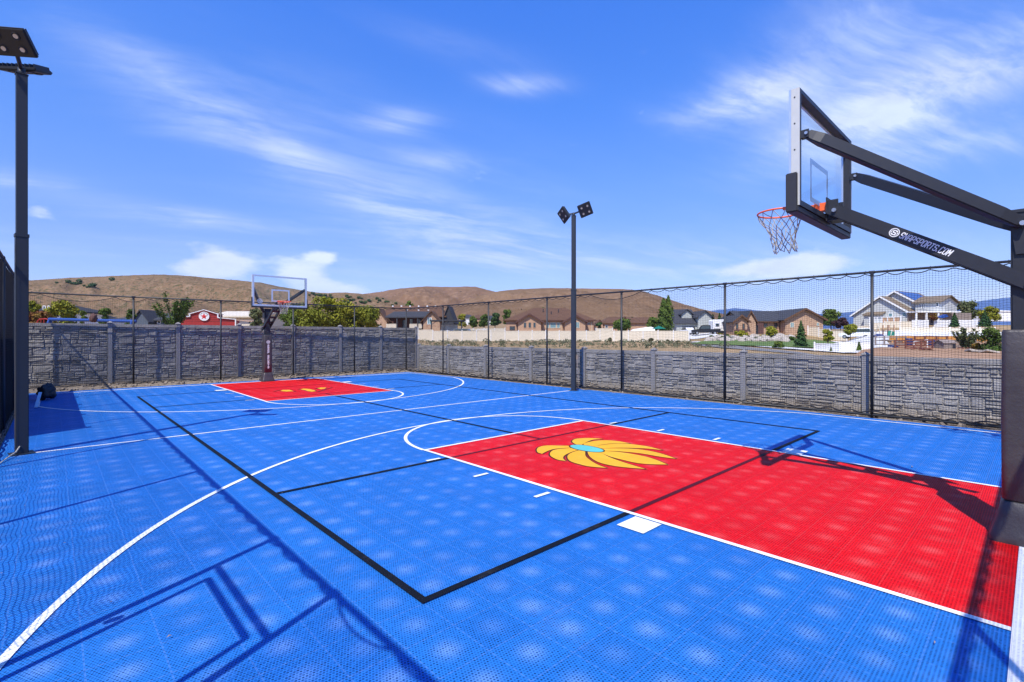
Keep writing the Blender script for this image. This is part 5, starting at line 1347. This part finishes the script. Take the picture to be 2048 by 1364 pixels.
# gabled brick house
h = House('brick_house', 'tan brick house with charcoal roof and a broad gable facing the lawn', 'house', 1560, 95)
X, Z = h.X, h.Z
h.gable_y(M_BRICK, M_RDARK, X(1496), X(1580), 2.0, 12, Z(641), Z(620), .5)
h.gable_x(M_BRICK, M_RDARK, X(1571), X(1646), 0.0, 12, Z(638), Z(618), .6, trim=M_RBROWN)
h.gable_x(M_BRICK, M_RDARK, X(1471), X(1497), 0.5, 8, Z(641), Z(631), .5, trim=M_RBROWN)
h.gable_x(M_BRICK, M_RDARK, X(1496), X(1518), 1.2, 8, Z(641), Z(622), .3, trim=M_RBROWN)
h.box('entry', M_DBRICK, (X(1512), 1.5, -.2), (X(1535), 1.99, Z(644)))
h.door(X(1516), X(1524), Z(651), 1.49, M_RUBBER)
for px_, z_ in ((1530, 627), (1552, 630)): h.part('roof_vent', M_STEEL, lambda q: q.cyl((X(px_), 4.6, Z(z_)-1.0), (X(px_), 4.6, Z(z_)+.3), .1, 8))
h.part('gutter', M_RBROWN, lambda q: q.box((X(1519), 1.40, Z(641)-.28), (X(1569), 1.48, Z(641)-.14)))
h.part('downpipe', M_RBROWN, lambda q: q.cyl((X(1569.5), 1.9, 0), (X(1569.5), 1.9, Z(641)-.1), .05, 6))
for a in (1474, 1487): h.window(X(a), X(a+5), Z(658), Z(647), 0.5, M_RBROWN, M_GLASSD, 0)
h.window(X(1559), X(1566), Z(656), Z(645), 2.0, M_RBROWN, M_GLASSD, 1); h.window(X(1580), X(1588), Z(655), Z(644.5), 0.0, M_CREAM, M_GLASSL, 1); h.window(X(1633), X(1638), Z(652), Z(645), 0.0, M_CREAM, M_GLASSL, 0)
h.window(X(1538), X(1545), Z(655), Z(646), 2.0, M_RBROWN, M_GLASSD, 0)
h.box('wainscot', M_DBRICK, (X(1471), .40, -.3), (X(1497), .496, Z(659)))

# pale grey house with solar roof
h = House('grey_house', 'large pale grey house with white trim and blue solar panels on its roof', 'house', 1775, 104, z0=zat(653, 104), yaw=R(-60))
X, Z = h.X, h.Z
h.gable_x(M_GREYS, M_RTAN, X(1698), X(1815), 1.0, 9, Z(627), Z(592), .5, trim=M_TRIM)
h.gable_x(M_GREYS, M_RTAN, X(1724), X(1812), 5.0, 16, Z(606), Z(580.5), .5, trim=M_TRIM)
h.part('roof', M_RTAN, lambda q: q.add([(X(1698)-.5, 1, Z(628)), (X(1735), 1.3, Z(604)), (X(1735), 11, Z(604)), (X(1712), 11, Z(604)), (X(1698)-.5, 9, Z(628))], [(0, 1, 2, 3, 4)]))
h.gable_y(M_GREYS, M_RTAN, X(1812), X(1858), 4.0, 12, Z(606), Z(594), .5)
xm = (X(1724)+X(1812))/2; sl = (Z(580.5)-Z(606))/(X(1812)-xm)
def solar(q):
    for i in range(4):
        for j in range(5):
            xa = xm+.35+i*1.02; xb = xa+.96; ya = 5.2+j*1.9; yb = ya+1.82
            za, zb_ = Z(580.5)+.25+sl*-1*0+(xa-xm)*sl, Z(580.5)+.25+(xb-xm)*sl
            q.add([(xa, ya, za), (xb, ya, zb_), (xb, yb, zb_), (xa, yb, za), (xa, ya, za-.06), (xb, ya, zb_-.06), (xb, yb, zb_-.06), (xa, yb, za-.06)], [(0, 1, 2, 3), (7, 6, 5, 4), (0, 4, 5, 1), (1, 5, 6, 2), (2, 6, 7, 3), (3, 7, 4, 0)])
sl = -(Z(580.5)-Z(606))/(X(1812)-xm)
h.part('solar_panel', M_SOLAR, solar)
h.box('bay', M_GREYS, (X(1728), -.4, -.2), (X(1766), .998, Z(628)))
h.part('bay_roof', M_RTAN, lambda q: q.add([(X(1726), -.8, Z(628)), (X(1769), -.8, Z(628)), (X(1767), 1.2, Z(621.5)), (X(1728), 1.2, Z(621.5)), (X(1726), -.8, Z(628)-.2), (X(1769), -.8, Z(628)-.2), (X(1767), 1.2, Z(621.5)-.2), (X(1728), 1.2, Z(621.5)-.2)],
       [(0, 1, 2, 3), (7, 6, 5, 4), (0, 4, 5, 1), (1, 5, 6, 2), (2, 6, 7, 3), (3, 7, 4, 0)]))
h.window(X(1772), X(1781), Z(635), Z(626), 1.0, M_TRIM, M_GLASSL, 0); h.window(X(1799), X(1808), Z(634), Z(625), 1.0, M_TRIM, M_GLASSL, 0); h.window(X(1850), X(1855), Z(616), Z(607), 4.0, M_TRIM, M_GLASSD, 0)
for a in (1819, 1824, 1828): h.window(X(a), X(a+4), Z(619), Z(609), 4.0, M_TRIM, M_GLASSD, 0)
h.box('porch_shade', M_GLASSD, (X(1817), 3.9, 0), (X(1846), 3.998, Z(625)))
def deck(q):
    q.box((X(1748), -2.6, Z(648)), (X(1813), -.41, Z(646.5))); q.box((X(1748), -2.6, Z(635)), (X(1813), -2.45, Z(634)))
    for px in (1751, 1755, 1760, 1766, 1776, 1787, 1799, 1812): q.box((X(px)-.1, -2.62, -.4), (X(px)+.1, -2.42, Z(634.1)))
h.part('deck', M_TRIM, deck)
h.part('deck_panel', M_TAN, lambda q: [q.box((X(a), -2.5, Z(645)), (X(b), -2.47, Z(636))) for a, b in ((1752, 1754), (1777, 1786), (1788, 1798), (1800, 1811))])

# pergola and low wall right of it
h = House('pergola', 'long white pergola with a tan back wall right of the pale grey house', 'pergola', 1900, 98, z0=zat(653, 98))
X, Z = h.X, h.Z
h.box('back_wall', M_GWOOD, (X(1832), 2.0, -.3), (X(1962), 2.2, Z(625)))
h.part('roof', M_TRIM, lambda q: q.box((X(1830), -.3, Z(624.8)), (X(1920), 2.4, Z(622.5))))
for px in (1832, 1852, 1876): h.box('post', M_TRIM, (X(px)-.13, -.2, -.3), (X(px)+.13, .06, Z(624.9)))
h.box('dark_bay', M_RUBBER, (X(1879), 1.9, Z(645)), (X(1896), 1.998, Z(629)))
h = House('white_fence', 'low white picket fence below the pergola', 'fence', 1900, 92, z0=zat(651, 92))
X, Z = h.X, h.Z
for a, b in ((1824, 1857), (1868, 1902), (1918, 1955)):
    def pick(q):
        q.box((X(a), 0, Z(641.5)), (X(b), .06, Z(640.3))); q.box((X(a), 0, Z(648)), (X(b), .06, Z(647)))
        n = int((b-a)/1.3)
        for i in range(n+1): xx = X(a)+(X(b)-X(a))*i/n; q.box((xx-.04, -.03, -.6), (xx+.04, -.002, Z(640)))
    h.part('section', M_TRIM, pick)
# far white buildings
for px, d, x0, x1, pt, pb, l in ((1990, 120, 1978, 2022, 620, 640, 'white building at the right edge above the large bush'), (1850, 190, 1838, 1892, 621, 632, 'long low white roofed building far behind the pergola')):
    h = House('far_building', l, 'building', px, d, z0=zat(pb, d)); X, Z = h.X, h.Z
    h.gable_y(M_WHITE, M_WHITE, X(x0), X(x1), 0, 7, Z(pt+3), Z(pt), .2); h.window(X(x0+6), X(x0+10), Z(pb-3), Z(pt+5), 0, M_TRIM, M_GLASSD, 0)

# red barn with the round star sign
h = House('red_barn', 'small red barn with white trim and a round star sign', 'barn', 410, 47, yaw=R(22))
X, Z = h.X, h.Z
MXZ = Matrix(((1,0,0,0),(0,0,1,0),(0,1,0,0),(0,0,0,1)))
prof = [(X(348), -.3), (X(473), -.3), (X(473), Z(638)), (X(436), Z(635)), (X(436), Z(627.5)), (X(408), Z(619.5)), (X(380), Z(628)), (X(380), Z(633.5)), (X(348), Z(635.5))]
h.part('wall', M_BARN, lambda q: q.prism(prof, 0, 2.6, MXZ))
def groove(q):
    for py in (630.5, 634.5, 638.5, 642.5): q.box((X(350 if py > 636 else 381), -.012, Z(py)), (X(472 if py > 639 else 435), -.001, Z(py)+.02))
h.part('board_joint', M_DBRICK, groove)
def tr(q):
    for a, b in (((348, 635.5), (380, 633.5)), ((380, 633.5), (380, 628)), ((378, 628.6), (408, 619.5)), ((408, 619.5), (438, 628)), ((436, 627.5), (436, 635)), ((436, 635), (474, 638)), ((472.5, 638), (472.5, 655))):
        q.beam((X(a[0]), -.07, Z(a[1])), (X(b[0]), -.07, Z(b[1])), .10, .07)
h.part('trim', M_TRIM, tr)
h.part('roof', M_RBROWN, lambda q: [q.add([(X(408), .05, Z(619.5)+.03), (X(e), .05, Z(627.8)+.03), (X(e), 2.7, Z(627.8)+.03), (X(408), 2.7, Z(619.5)+.03), (X(408), .05, Z(619.5)+.09), (X(e), .05, Z(627.8)+.09), (X(e), 2.7, Z(627.8)+.09), (X(408), 2.7, Z(619.5)+.09)],
       [(0, 1, 2, 3), (7, 6, 5, 4), (0, 4, 5, 1), (1, 5, 6, 2), (2, 6, 7, 3), (3, 7, 4, 0)]) for e in (378, 438)])
sx, sz, sr = X(408.5), Z(632.6), 9.0*h.k
sg = h.part('star_sign', M_WHITE, lambda q: q.prism([(sx+sr*math.cos(a), sz+sr*math.sin(a)) for a in [2*math.pi*i/36 for i in range(36)]], -.10, -.02, MXZ))
M_STAR = mat('red star enamel', (0.62, 0.02, 0.02), 0.4, 0.05, 3)
def star(q):
    pts = []
    for i in range(10): a = R(90+36*i); r_ = sr*(.72 if i % 2 == 0 else .30); pts.append((sx+r_*math.cos(a), sz+r_*math.sin(a)-.02))
    c = len(q.v); q.add([(sx, -.125, sz-.02)]+[(x, -.104, z) for x, z in pts], [(0, 1+(i+1) % 10, 1+i) for i in range(10)])
h.part('star', M_STAR, star, sg)
def letters(q):
    for i, ch in enumerate('TEXACO'):
        a = R(152-25*i); c = Vector((sx+sr*.78*math.cos(a), -.103, sz+sr*.78*math.sin(a)))
        U = Vector((math.sin(a), 0, -math.cos(a))); V = Vector((math.cos(a), 0, math.sin(a)))
        t_, _ = text_mb(ch, sr*.22, sr*.15, sr*.05, 0, O=c-U*(sr*.075)-V*(sr*.11), U=U, V=V); q.add(t_.v, t_.f)
h.part('lettering', M_RUBBER, letters, sg)
# pale metal shed and lean-to
h = House('metal_shed', 'long pale metal shed roof between the barn and the far hoop', 'shed', 475, 56)
X, Z = h.X, h.Z
h.gable_y(M_CREAM, M_CREAM, X(426), X(520), 0, 7, Z(633.5), Z(622.5), .5)
h = House('lean_to', 'low lean-to with a dark open front right of the red barn', 'shelter', 490, 46)
X, Z = h.X, h.Z
h.part('roof', M_TAN, lambda q: q.add([(X(474), -.2, Z(639.5)), (X(506), -.2, Z(643)), (X(506), 2.6, Z(643)), (X(474), 2.6, Z(639.5)), (X(474), -.2, Z(640.6)), (X(506), -.2, Z(644.2)), (X(506), 2.6, Z(644.2)), (X(474), 2.6, Z(640.6))],
       [(3, 2, 1, 0), (4, 5, 6, 7), (0, 1, 5, 4), (1, 2, 6, 5), (2, 3, 7, 6), (3, 0, 4, 7)]))
h.box('back_wall', M_DBRICK, (X(475), 2.3, -.3), (X(505), 2.5, Z(644.4))); h.box('post', M_TRIM, (X(505), -.1, -.3), (X(506.3), .05, Z(644.3)))

# blue pipe frame behind the far wall at left
h = House('climbing_bars', 'long blue pipe bar showing just above the far stone fence at left', 'climbing bars', 180, 24, z0=0.1)
X, Z = h.X, h.Z
h.part('top_bar', M_BLUEP, lambda q: q.cyl((X(98), 0, Z(638.5)), (X(266), .2, Z(642.5)), .075, 12))
for px, pz in ((99, 638), (264, 642)):
    h.part('leg', M_BLUEP, lambda q: [q.cyl((X(px), 0, Z(pz)), (X(px), s_*1.1, -.2), .05, 10) for s_ in (-1, 1)])
tag(crumple(MB(), (0, 0, 0.22), (.16, .12, .20), 10, 6).build('tied_bundle', M_DBRICK, smooth=True), 'small maroon bundle tied on the blue pipe frame', 'bundle')
bpy.data.objects['tied_bundle'].location = (at(187, 24).x, at(187, 24).y, zat(645, 24))
h = House('arched_rail', 'red metal arched rail showing over the far stone fence at left', 'rail', 85, 26, z0=0.1)
X, Z = h.X, h.Z
h.part('arch', M_BARN, lambda q: q.tube([(X(75), 0, 0), (X(75), 0, Z(643)), (X(79), 0, Z(638.5)), (X(92), 0, Z(637.6)), (X(97), 0, Z(640)), (X(97), 0, 0)], .035, 8))
h.part('slat', M_BARN, lambda q: [q.cyl((X(p_), 0, 0), (X(p_), 0, Z(638.5)), .02, 6) for p_ in (82, 88)])

# ------------------------------------------------------------------ boundary fences of the far lots
def panel_fence(label, pts, height, m, mp, step=2.44, name='vinyl_fence'):
    """pts: (px, d) along the line, on the terrain; a post and a panel every step metres"""
    P = [Vector((g.x, g.y)) for g in [at(px, d) for px, d in pts]]
    g0 = P[0]; t = thing(name, label, 'fence', (g0.x, g0.y, 0)); s = 0.0; out = []
    for a, b in zip(P, P[1:]):
        L = (b-a).length; n = max(1, round(L/step))
        for i in range(n): out.append(a.lerp(b, i/n))
    out.append(P[-1])
    pm = None
    for i, p in enumerate(out):
        z = zt(p.x, p.y)
        po = MB().box((-.065, -.065, -.3), (.065, .065, height+.06)).add([(-.08, -.08, height+.06), (.08, -.08, height+.06), (.08, .08, height+.06), (-.08, .08, height+.06), (0, 0, height+.14)], [(0, 1, 4), (1, 2, 4), (2, 3, 4), (3, 0, 4), (3, 2, 1, 0)]).build('post', mp, t)
        po.location = (p.x-g0.x, p.y-g0.y, z)
        if i < len(out)-1:
            q = out[i+1]; d = q-p; z2 = zt(q.x, q.y); L = d.length
            o = MB().box((.02, -.02, .04), (L-.02, .02, height-.10)).box((.02, -.035, height-.10), (L-.02, .035, height)).box((.02, -.035, -.15), (L-.02, .035, .10)).build('panel', m, t)
            o.location = (p.x-g0.x, p.y-g0.y, (z+z2)/2-.0); o.rotation_euler = (0, 0, math.atan2(d.y, d.x))
            wv = MB()
    return t
panel_fence('cream vinyl fence running across the dry field before the wide brown house', [(836, 84), (1010, 86), (1200, 86), (1378, 81)], 1.83, M_CREAM, M_WHITE)
panel_fence('white vinyl fence stepping up behind the spruce and small trees', [(1616, 95), (1660, 91), (1694, 89)], 1.7, M_CREAM, M_WHITE)
panel_fence('white vinyl fence beside the driveway below the white pickup', [(1629, 50), (1680, 47), (1742, 46)], 0.85, M_WHITE, M_WHITE)
panel_fence('white vinyl fence below the deck of the pale grey house', [(1690, 96), (1740, 93), (1830, 92)], 1.2, M_CREAM, M_WHITE)
panel_fence('pale vinyl fence at the yard behind the carport', [(925, 100), (1010, 103)], 1.7, M_CREAM, M_WHITE)
panel_fence('short cream fence right of the wide brown house', [(1192, 100), (1225, 100)], 1.7, M_CREAM, M_WHITE)
panel_fence('tall white vinyl fence across the slope right of the driveway', [(1800, 82), (1900, 81), (1990, 81)], 0.9, M_CREAM, M_WHITE)

# retaining wall and pens on the dirt lot
h = House('retaining_wall', 'orange timber retaining wall along the back of the dirt lot', 'retaining wall', 1860, 57)
X, Z = h.X, h.Z
for i, (a, b) in enumerate(((1780, 1824), (1825, 1869), (1870, 1914), (1915, 1990))):
    h.box('beam', M_WOOD, (X(a), 0, Z(681)-.02*i), (X(b), .14, Z(671.5)-.02*i))
for px in (1784, 1806, 1828, 1850, 1877, 1904, 1937, 1965): h.box('post', M_WOOD, (X(px)-.07, -.1, -.2), (X(px)+.07, -.005, Z(672)))
h.box('lower_board', M_GWOOD, (X(1782), .03, -.2), (X(1988), .12, Z(681.5)-.1))
def pen(label, px, d, w, hgt, m, n):
    g = gpt(px, d); t = thing('wooden_pen', label, 'pen', g, -YAW)
    for x in (-w/2, w/2):
        for y in (0, 1.2): MB().box((x-.05, y-.05, -.1), (x+.05, y+.05, hgt)).build('post', m, t)
    for k in range(n):
        z = hgt*(k+.7)/n
        MB().box((-w/2, -.075, z-.05), (w/2, -.051, z+.05)).box((-w/2, 1.251, z-.05), (w/2, 1.275, z+.05)).build('rail', m, t)
    return t
pen('grey timber pen at the left end of the timber retaining wall', 1790, 50, 2.2, 1.1, M_GWOOD, 3)
pen('red brown timber pen in the middle of the dirt lot', 1838, 44, 2.4, .95, M_RWOOD, 4)
pen('red brown timber pen nearest the planted bed', 1872, 49, 2.2, 1.15, M_RWOOD, 4)
pen('low grey timber pen right of the planted bed', 1925, 48, 2.6, .8, M_GWOOD, 3)
def scrap(label, px, d, seed, m, n=12):
    rg = random.Random(seed); g = gpt(px, d); mb = MB()
    for i in range(n):
        a = rg.uniform(0, 3.14); p = Vector((rg.uniform(-.5, .5), rg.uniform(-.4, .4), rg.uniform(.05, .35))); v = Vector((math.cos(a), math.sin(a), rg.uniform(-.25, .25)))*rg.uniform(.2, .6)
        mb.beam(p-v, p+v, .09, .05)
    o = mb.build('wood_pile', m); o.location = g; tag(o, label, 'wood pile')
scrap('heap of red brown scrap boards in front of the middle pen', 1852, 41, 1, M_RWOOD)
scrap('heap of broken boards at the foot of the white goal frame', 1834, 42, 5, M_RWOOD, 9)
scrap('small scatter of boards on the dirt right of the dog house', 1930, 43, 8, M_RWOOD, 6)
h = House('goal_frame', 'white pipe goal frame standing on the dirt lot', 'goal frame', 1842, 46)
X, Z = h.X, h.Z
h.part('frame', M_TRIM, lambda q: q.tube([(X(1828), 0, -.1), (X(1828), 0, Z(683)), (X(1862), .4, Z(680)), (X(1862), .4, -.1)], .05, 8))
for i, (px, d, m, l, hh) in enumerate(((1786, 47, M_BLUED, 'low dark blue tub by the grey timber pen', .35), (1818, 49, M_BLUED, 'dark blue barrel left of the white goal frame', .9), (1862, 48, M_BLUED, 'blue barrel behind the middle pen', .8), (1876, 46, M_BLUED, 'blue barrel right of the middle pen', .8))):
    g = gpt(px, d); r_ = .3 if hh > .5 else .42
    tag(MB().tube([g+Vector((0, 0, z*hh)) for z in (0, .05, .3, .5, .7, .95, 1)], [r_*k for k in (.92, 1, .97, 1.03, .97, 1, .9)], 14).build('barrel', m, smooth=True), l, 'barrel')
h = House('dog_house', 'grey wooden dog house with a dark doorway', 'dog house', 1900, 44)
X, Z = h.X, h.Z
h.gable_y(M_GWOOD, M_GWOOD, X(1888), X(1912), 0, 1.0, .75, 1.0, .08, .05); h.box('doorway', M_RUBBER, (X(1905), -.03, .02), (X(1911), -.004, .62))
for i, (px, d, l) in enumerate(((1945, 38, 'flat pale slab leaning at the foot of the yellow brown bush'), (1962, 37, 'broken pale slab in front of the large green bush'), (1978, 36.5, 'pale slab fragment nearest the near hoop pad'))):
    g = gpt(px, d); o = MB().box((-.5, -.35, 0), (.5, .35, .14)).build('stone_slab', M_ROCK, bevel=.02); o.location = (g.x, g.y, g.z+.12); o.rotation_euler = (R(14), R(8-9*i), .4+i); tag(o, l, 'stone slab')

# ------------------------------------------------------------------ vehicles
def vehicle(name, label, px, d, yaw, m, prof, roof, L, Wd, glass=M_GLASSD, z0=None, group=None, cat='car'):
    """side profile polygons (x along the car, z up): prof = body, roof = cabin"""
    g = gpt(px, d); z = (g.z+.22 if z0 is None else z0); t = thing(name, label, cat, (g.x, g.y, z), -YAW+yaw, group)
    MXZ_ = Matrix(((1,0,0,0),(0,0,1,0),(0,1,0,0),(0,0,0,1)))
    MB().prism(prof, -Wd/2, Wd/2, MXZ_).build('body', m, t, bevel=.05)
    cab = MB().prism(roof, -Wd/2+.1, Wd/2-.1, MXZ_).build('cabin', m, t, bevel=.04)
    zs = [p[1] for p in roof]; z0_, z1_ = min(zs), max(zs); xs_ = [p[0] for p in roof]
    def shr(p): cx = (min(xs_)+max(xs_))/2; return (cx+(p[0]-cx)*.88, z0_+.06+(p[1]-z0_)*.72)
    for sgn in (-1, 1):
        w = [shr(p) for p in roof]; y = sgn*(Wd/2-.1)
        MB().prism(w, min(y, y+sgn*.015), max(y, y+sgn*.015), MXZ_).build('window', glass, t)
    for x in (-L*.31, L*.31):
        for sgn in (-1, 1):
            wh = MB().cyl((x, sgn*(Wd/2-.2), .33), (x, sgn*(Wd/2+.02), .33), .33, 16).build('wheel', M_TYRE, t)
            MB().cyl((x, sgn*(Wd/2+.021), .33), (x, sgn*(Wd/2+.03), .33), .19, 12).build('rim', M_STEEL, wh)
    return t
PK = [(-2.7, .4), (2.65, .4), (2.7, .95), (1.5, 1.08), (-2.7, 1.1)]; PKC = [(-.9, 1.09), (1.25, 1.09), (.75, 1.85), (-.8, 1.88)]
SUV = [(-2.4, .35), (2.35, .35), (2.4, .9), (1.2, 1.05), (-2.4, 1.08)]; SUVC = [(-2.35, 1.07), (1.1, 1.07), (.5, 1.78), (-2.2, 1.8)]
SED = [(-2.3, .32), (2.3, .32), (2.3, .75), (1.3, .92), (-2.3, .95)]; SEDC = [(-1.7, .94), (1.2, .94), (.45, 1.42), (-1.1, 1.44)]
vehicle('pickup_truck', 'white pickup truck on the driveway below the round yellow green tree', 1713, 83, R(132), M_CARW, SUV, SUVC, 4.8, 1.9, cat='pickup truck')
vehicle('pickup_truck', 'black pickup truck parked right of the open garage', 1411, 98, R(165), M_CARK, PK, PKC, 5.3, 1.95, cat='pickup truck')
vehicle('parked_car', 'white car inside the open garage of the grey house', 1374, 103.5, R(96), M_CARW, SED, SEDC, 4.6, 1.8)
vehicle('parked_car', 'grey covered car under the carport at left', 893, 95, R(10), M_TARP, SED, SEDC, 4.6, 1.8, M_TARP)
vehicle('parked_car', 'dark car with a pale hood right of the carport', 932, 93, R(-6), M_CARG, SUV, SUVC, 4.8, 1.9)
vehicle('parked_car', 'dark grey car low behind the cream fence, right of the other cars', 950, 93, R(4), M_CARK, SED, SEDC, 4.6, 1.8)
# golf cart with a white roof
h = House('golf_cart', 'white roofed golf cart behind the cream fence', 'golf cart', 966, 93)
X, Z = h.X, h.Z
h.part('body', M_CARW, lambda q: q.prism([(-1.1, .3), (1.1, .3), (1.1, .9), (.6, .95), (.3, .7), (-.5, .75), (-.6, 1.0), (-1.1, 1.0)], -.6, .6, MXZ)); h.box('roof', M_WHITE, (-1.0, -.65, 1.95), (.9, .65, 2.05))
for x in (-.9, .8):
    h.part('post', M_WHITE, lambda q: [q.cyl((x, y, .95), (x, y, 1.95), .03, 6) for y in (-.55, .55)]); h.part('wheel', M_TYRE, lambda q: q.cyl((x*.8, -.62, .25), (x*.8, .62, .25), .25, 12))
def caravan(label, px, d, L, hgt, m, name='caravan'):
    h = House(name, label, 'caravan', px, d); Wd = 2.4
    pr = [(-L/2, .55), (L/2-.3, .55), (L/2, 1.1), (L/2-.1, hgt-.3), (L/2-.6, hgt), (-L/2+.25, hgt), (-L/2, hgt-.3)]
    h.part('body', m, lambda q: q.prism(pr, 0, Wd, MXZ), bevel=.05)
    for a in (-.32, .02, .25): h.window(a*L-.4, a*L+.4, 1.5, 2.1, 0.0, M_FRAME, M_GLASSD, 0)
    h.door(L*.36, L*.36+.6, 2.4, 0.0, M_FRAME)
    for x in (-.5, .5): h.part('wheel', M_TYRE, lambda q: q.cyl((x, .0, .35), (x, .25, .35), .35, 14))
    h.part('stripe', M_TARP, lambda q: q.box((-L/2+.1, -.012, .95), (L/2-.2, -.002, 1.1)))
    return h
caravan('long white caravan parked between the grey garage house and the brick house', 1449, 100, 4.6, 2.9, M_WHITE)
# white covered boat on a trailer and tarped trailer
h = House('covered_boat', 'white shrink wrapped boat behind the cream fence left of the green umbrella', 'boat', 1284, 92)
X, Z = h.X, h.Z
h.part('cover', M_WHITE, lambda q: q.add([(X(1256), 0, .9), (X(1312), 0, .9), (X(1312), 2, .9), (X(1256), 2, .9), (X(1268), .7, 2.0), (X(1304), .8, 2.5), (X(1304), 1.3, 2.5), (X(1268), 1.3, 2.0), (X(1311), .5, 2.2), (X(1311), 1.5, 2.2)],
      [(0, 1, 8, 5, 4), (1, 2, 9, 8), (2, 3, 7, 6, 9), (3, 0, 4, 7), (4, 5, 6, 7), (5, 8, 9, 6), (3, 2, 1, 0)]))
h.part('hull', M_TARP, lambda q: q.add([(X(1252), 1, .85), (X(1266), .1, .9), (X(1308), .1, .9), (X(1308), 1.9, .9), (X(1266), 1.9, .9), (X(1258), 1, .4), (X(1308), .6, .3), (X(1308), 1.4, .3)], [(0, 1, 5), (1, 2, 6, 5), (2, 3, 7, 6), (3, 4, 5, 7), (4, 0, 5), (5, 6, 7)]))
for x in (X(1290), X(1298)): h.part('wheel', M_TYRE, lambda q: q.cyl((x, .0, .3), (x, .2, .3), .3, 12))
h = House('covered_trailer', 'low white tarped trailer left of the shrink wrapped boat', 'trailer', 1239, 92)
X, Z = h.X, h.Z
h.part('tarp', M_WHITE, lambda q: q.prism([(X(1228), .5), (X(1250), .5), (X(1249), 1.2), (X(1240), 1.55), (X(1230), 1.5)], 0, 1.8, MXZ), bevel=.05); h.part('wheel', M_TYRE, lambda q: q.cyl((X(1240), -.1, .3), (X(1240), .1, .3), .3, 12))
h = House('patio_umbrella', 'green patio umbrella beside the shrink wrapped boat', 'umbrella', 1318, 90)
h.part('canopy', M_GREENP, lambda q: q.add([(0, 0, 2.75)]+[(1.35*math.cos(R(45*i)), 1.35*math.sin(R(45*i)), 2.15) for i in range(8)]+[(0, 0, 2.6)], [(0, 1+i, 1+(i+1) % 8) for i in range(8)]+[(9, 1+(i+1) % 8, 1+i) for i in range(8)]))
h.part('pole', M_TRIM, lambda q: q.cyl((0, 0, 0), (0, 0, 2.6), .04, 8)); h.part('table', M_WHITE, lambda q: q.cyl((0, 0, .68), (0, 0, .74), .7, 16))
# green play slide on the slope
h = House('play_slide', 'green play set with a pale slide below the deck', 'play set', 1776, 72)
X, Z = h.X, h.Z
h.part('tower', M_TAN, lambda q: [q.box((X(a)-.07, y, -.2), (X(a)+.07, y+.14, 1.9)) for a in (1779, 1789) for y in (0, 1.2)])
h.part('platform', M_TAN, lambda q: q.box((X(1778), 0, .95), (X(1790), 1.34, 1.05))); h.part('swing_beam', M_CREAM, lambda q: q.beam((X(1763), .6, 1.95), (X(1790), .6, 1.95), .12, .12))
h.part('slide', M_GREENP, lambda q: q.beam((X(1780), -.1, 1.0), (X(1768), -1.0, .1), .5, .08)); h.part('slide_rail', M_CREAM, lambda q: q.beam((X(1780), -.36, 1.12), (X(1768), -1.26, .2), .05, .16))
h.part('tarp', M_GREENP, lambda q: q.box((X(1779), -.03, .2), (X(1789), -.004, .9))); h.part('leg', M_CREAM, lambda q: [q.beam((X(1763), .6, 1.9), (X(1761), .6+s_*.8, -.1), .1, .1) for s_ in (-1, 1)])
h = House('small_boat', 'upturned blue rowing boat left of the green play set', 'boat', 1758, 72)
h.part('hull', M_BLUED, lambda q: q.add([(-.95, 0, .3), (-.5, -.4, .1), (.6, -.4, .1), (.9, 0, .12), (.6, .4, .1), (-.5, .4, .1), (-.4, 0, .6), (.6, 0, .55)], [(0, 1, 6), (1, 2, 7, 6), (2, 3, 7), (3, 4, 7), (4, 5, 6, 7), (5, 0, 6), (5, 4, 3, 2, 1, 0)]))
h = House('blue_canopy', 'small blue canopy in the dark bay of the pergola', 'canopy', 1888, 96, z0=zat(640, 96))
h.part('fabric', M_BLUEP, lambda q: q.add([(-.9, 0, .5), (.5, 0, 1.1), (.9, 0, .7), (-.9, 1, .5), (.5, 1, 1.1), (.9, 1, .7), (-.3, 0, .35), (-.3, 1, .35)], [(0, 6, 2, 1), (3, 4, 5, 7), (0, 1, 4, 3), (1, 2, 5, 4), (2, 6, 7, 5), (6, 0, 3, 7)]))

t = thing('leafy_tree', 'young tree behind the near fence, known only by its leafy shadow at right', 'tree', (2.0, -1.75, 0))
cm_ = MB(); tk_ = MB(); rg = random.Random(4)
for k in range(9):
    c_ = Vector((rg.uniform(-.55, .55), rg.uniform(-.5, .5), rg.uniform(5.0, 7.4))); tk_.tube([(0, 0, 3.2), c_*0.5+Vector((0, 0, 2.2)), c_], [.03, .02, .008], 5)
    for i in range(46): leaf(cm_, c_+rdir(rg)*rg.uniform(0, .34), rdir(rg), .065, rg)
tk_.tube([(0, 0, -.1), (0, 0, 3.3)], [.07, .035], 7); cm_.build('crown', L_MID, t); tk_.build('trunk', M_BARK, t, smooth=True)

# ------------------------------------------------------------------ air
def build_haze():
    m = bpy.data.materials.new('haze'); m.use_nodes = True; T = NT(m.node_tree); T.n.clear()
    o = T.node('ShaderNodeOutputMaterial'); v = T.node('ShaderNodeVolumePrincipled')
    v.inputs['Color'].default_value = (0.45, 0.66, 1.0, 1); v.inputs['Density'].default_value = 0.000045
    T.l.new(v.outputs[0], o.inputs['Volume'])
    tag(MB().box((-16000, -16000, -120), (16000, 16000, 1300)).build('haze', m), kind='stuff')
build_haze()
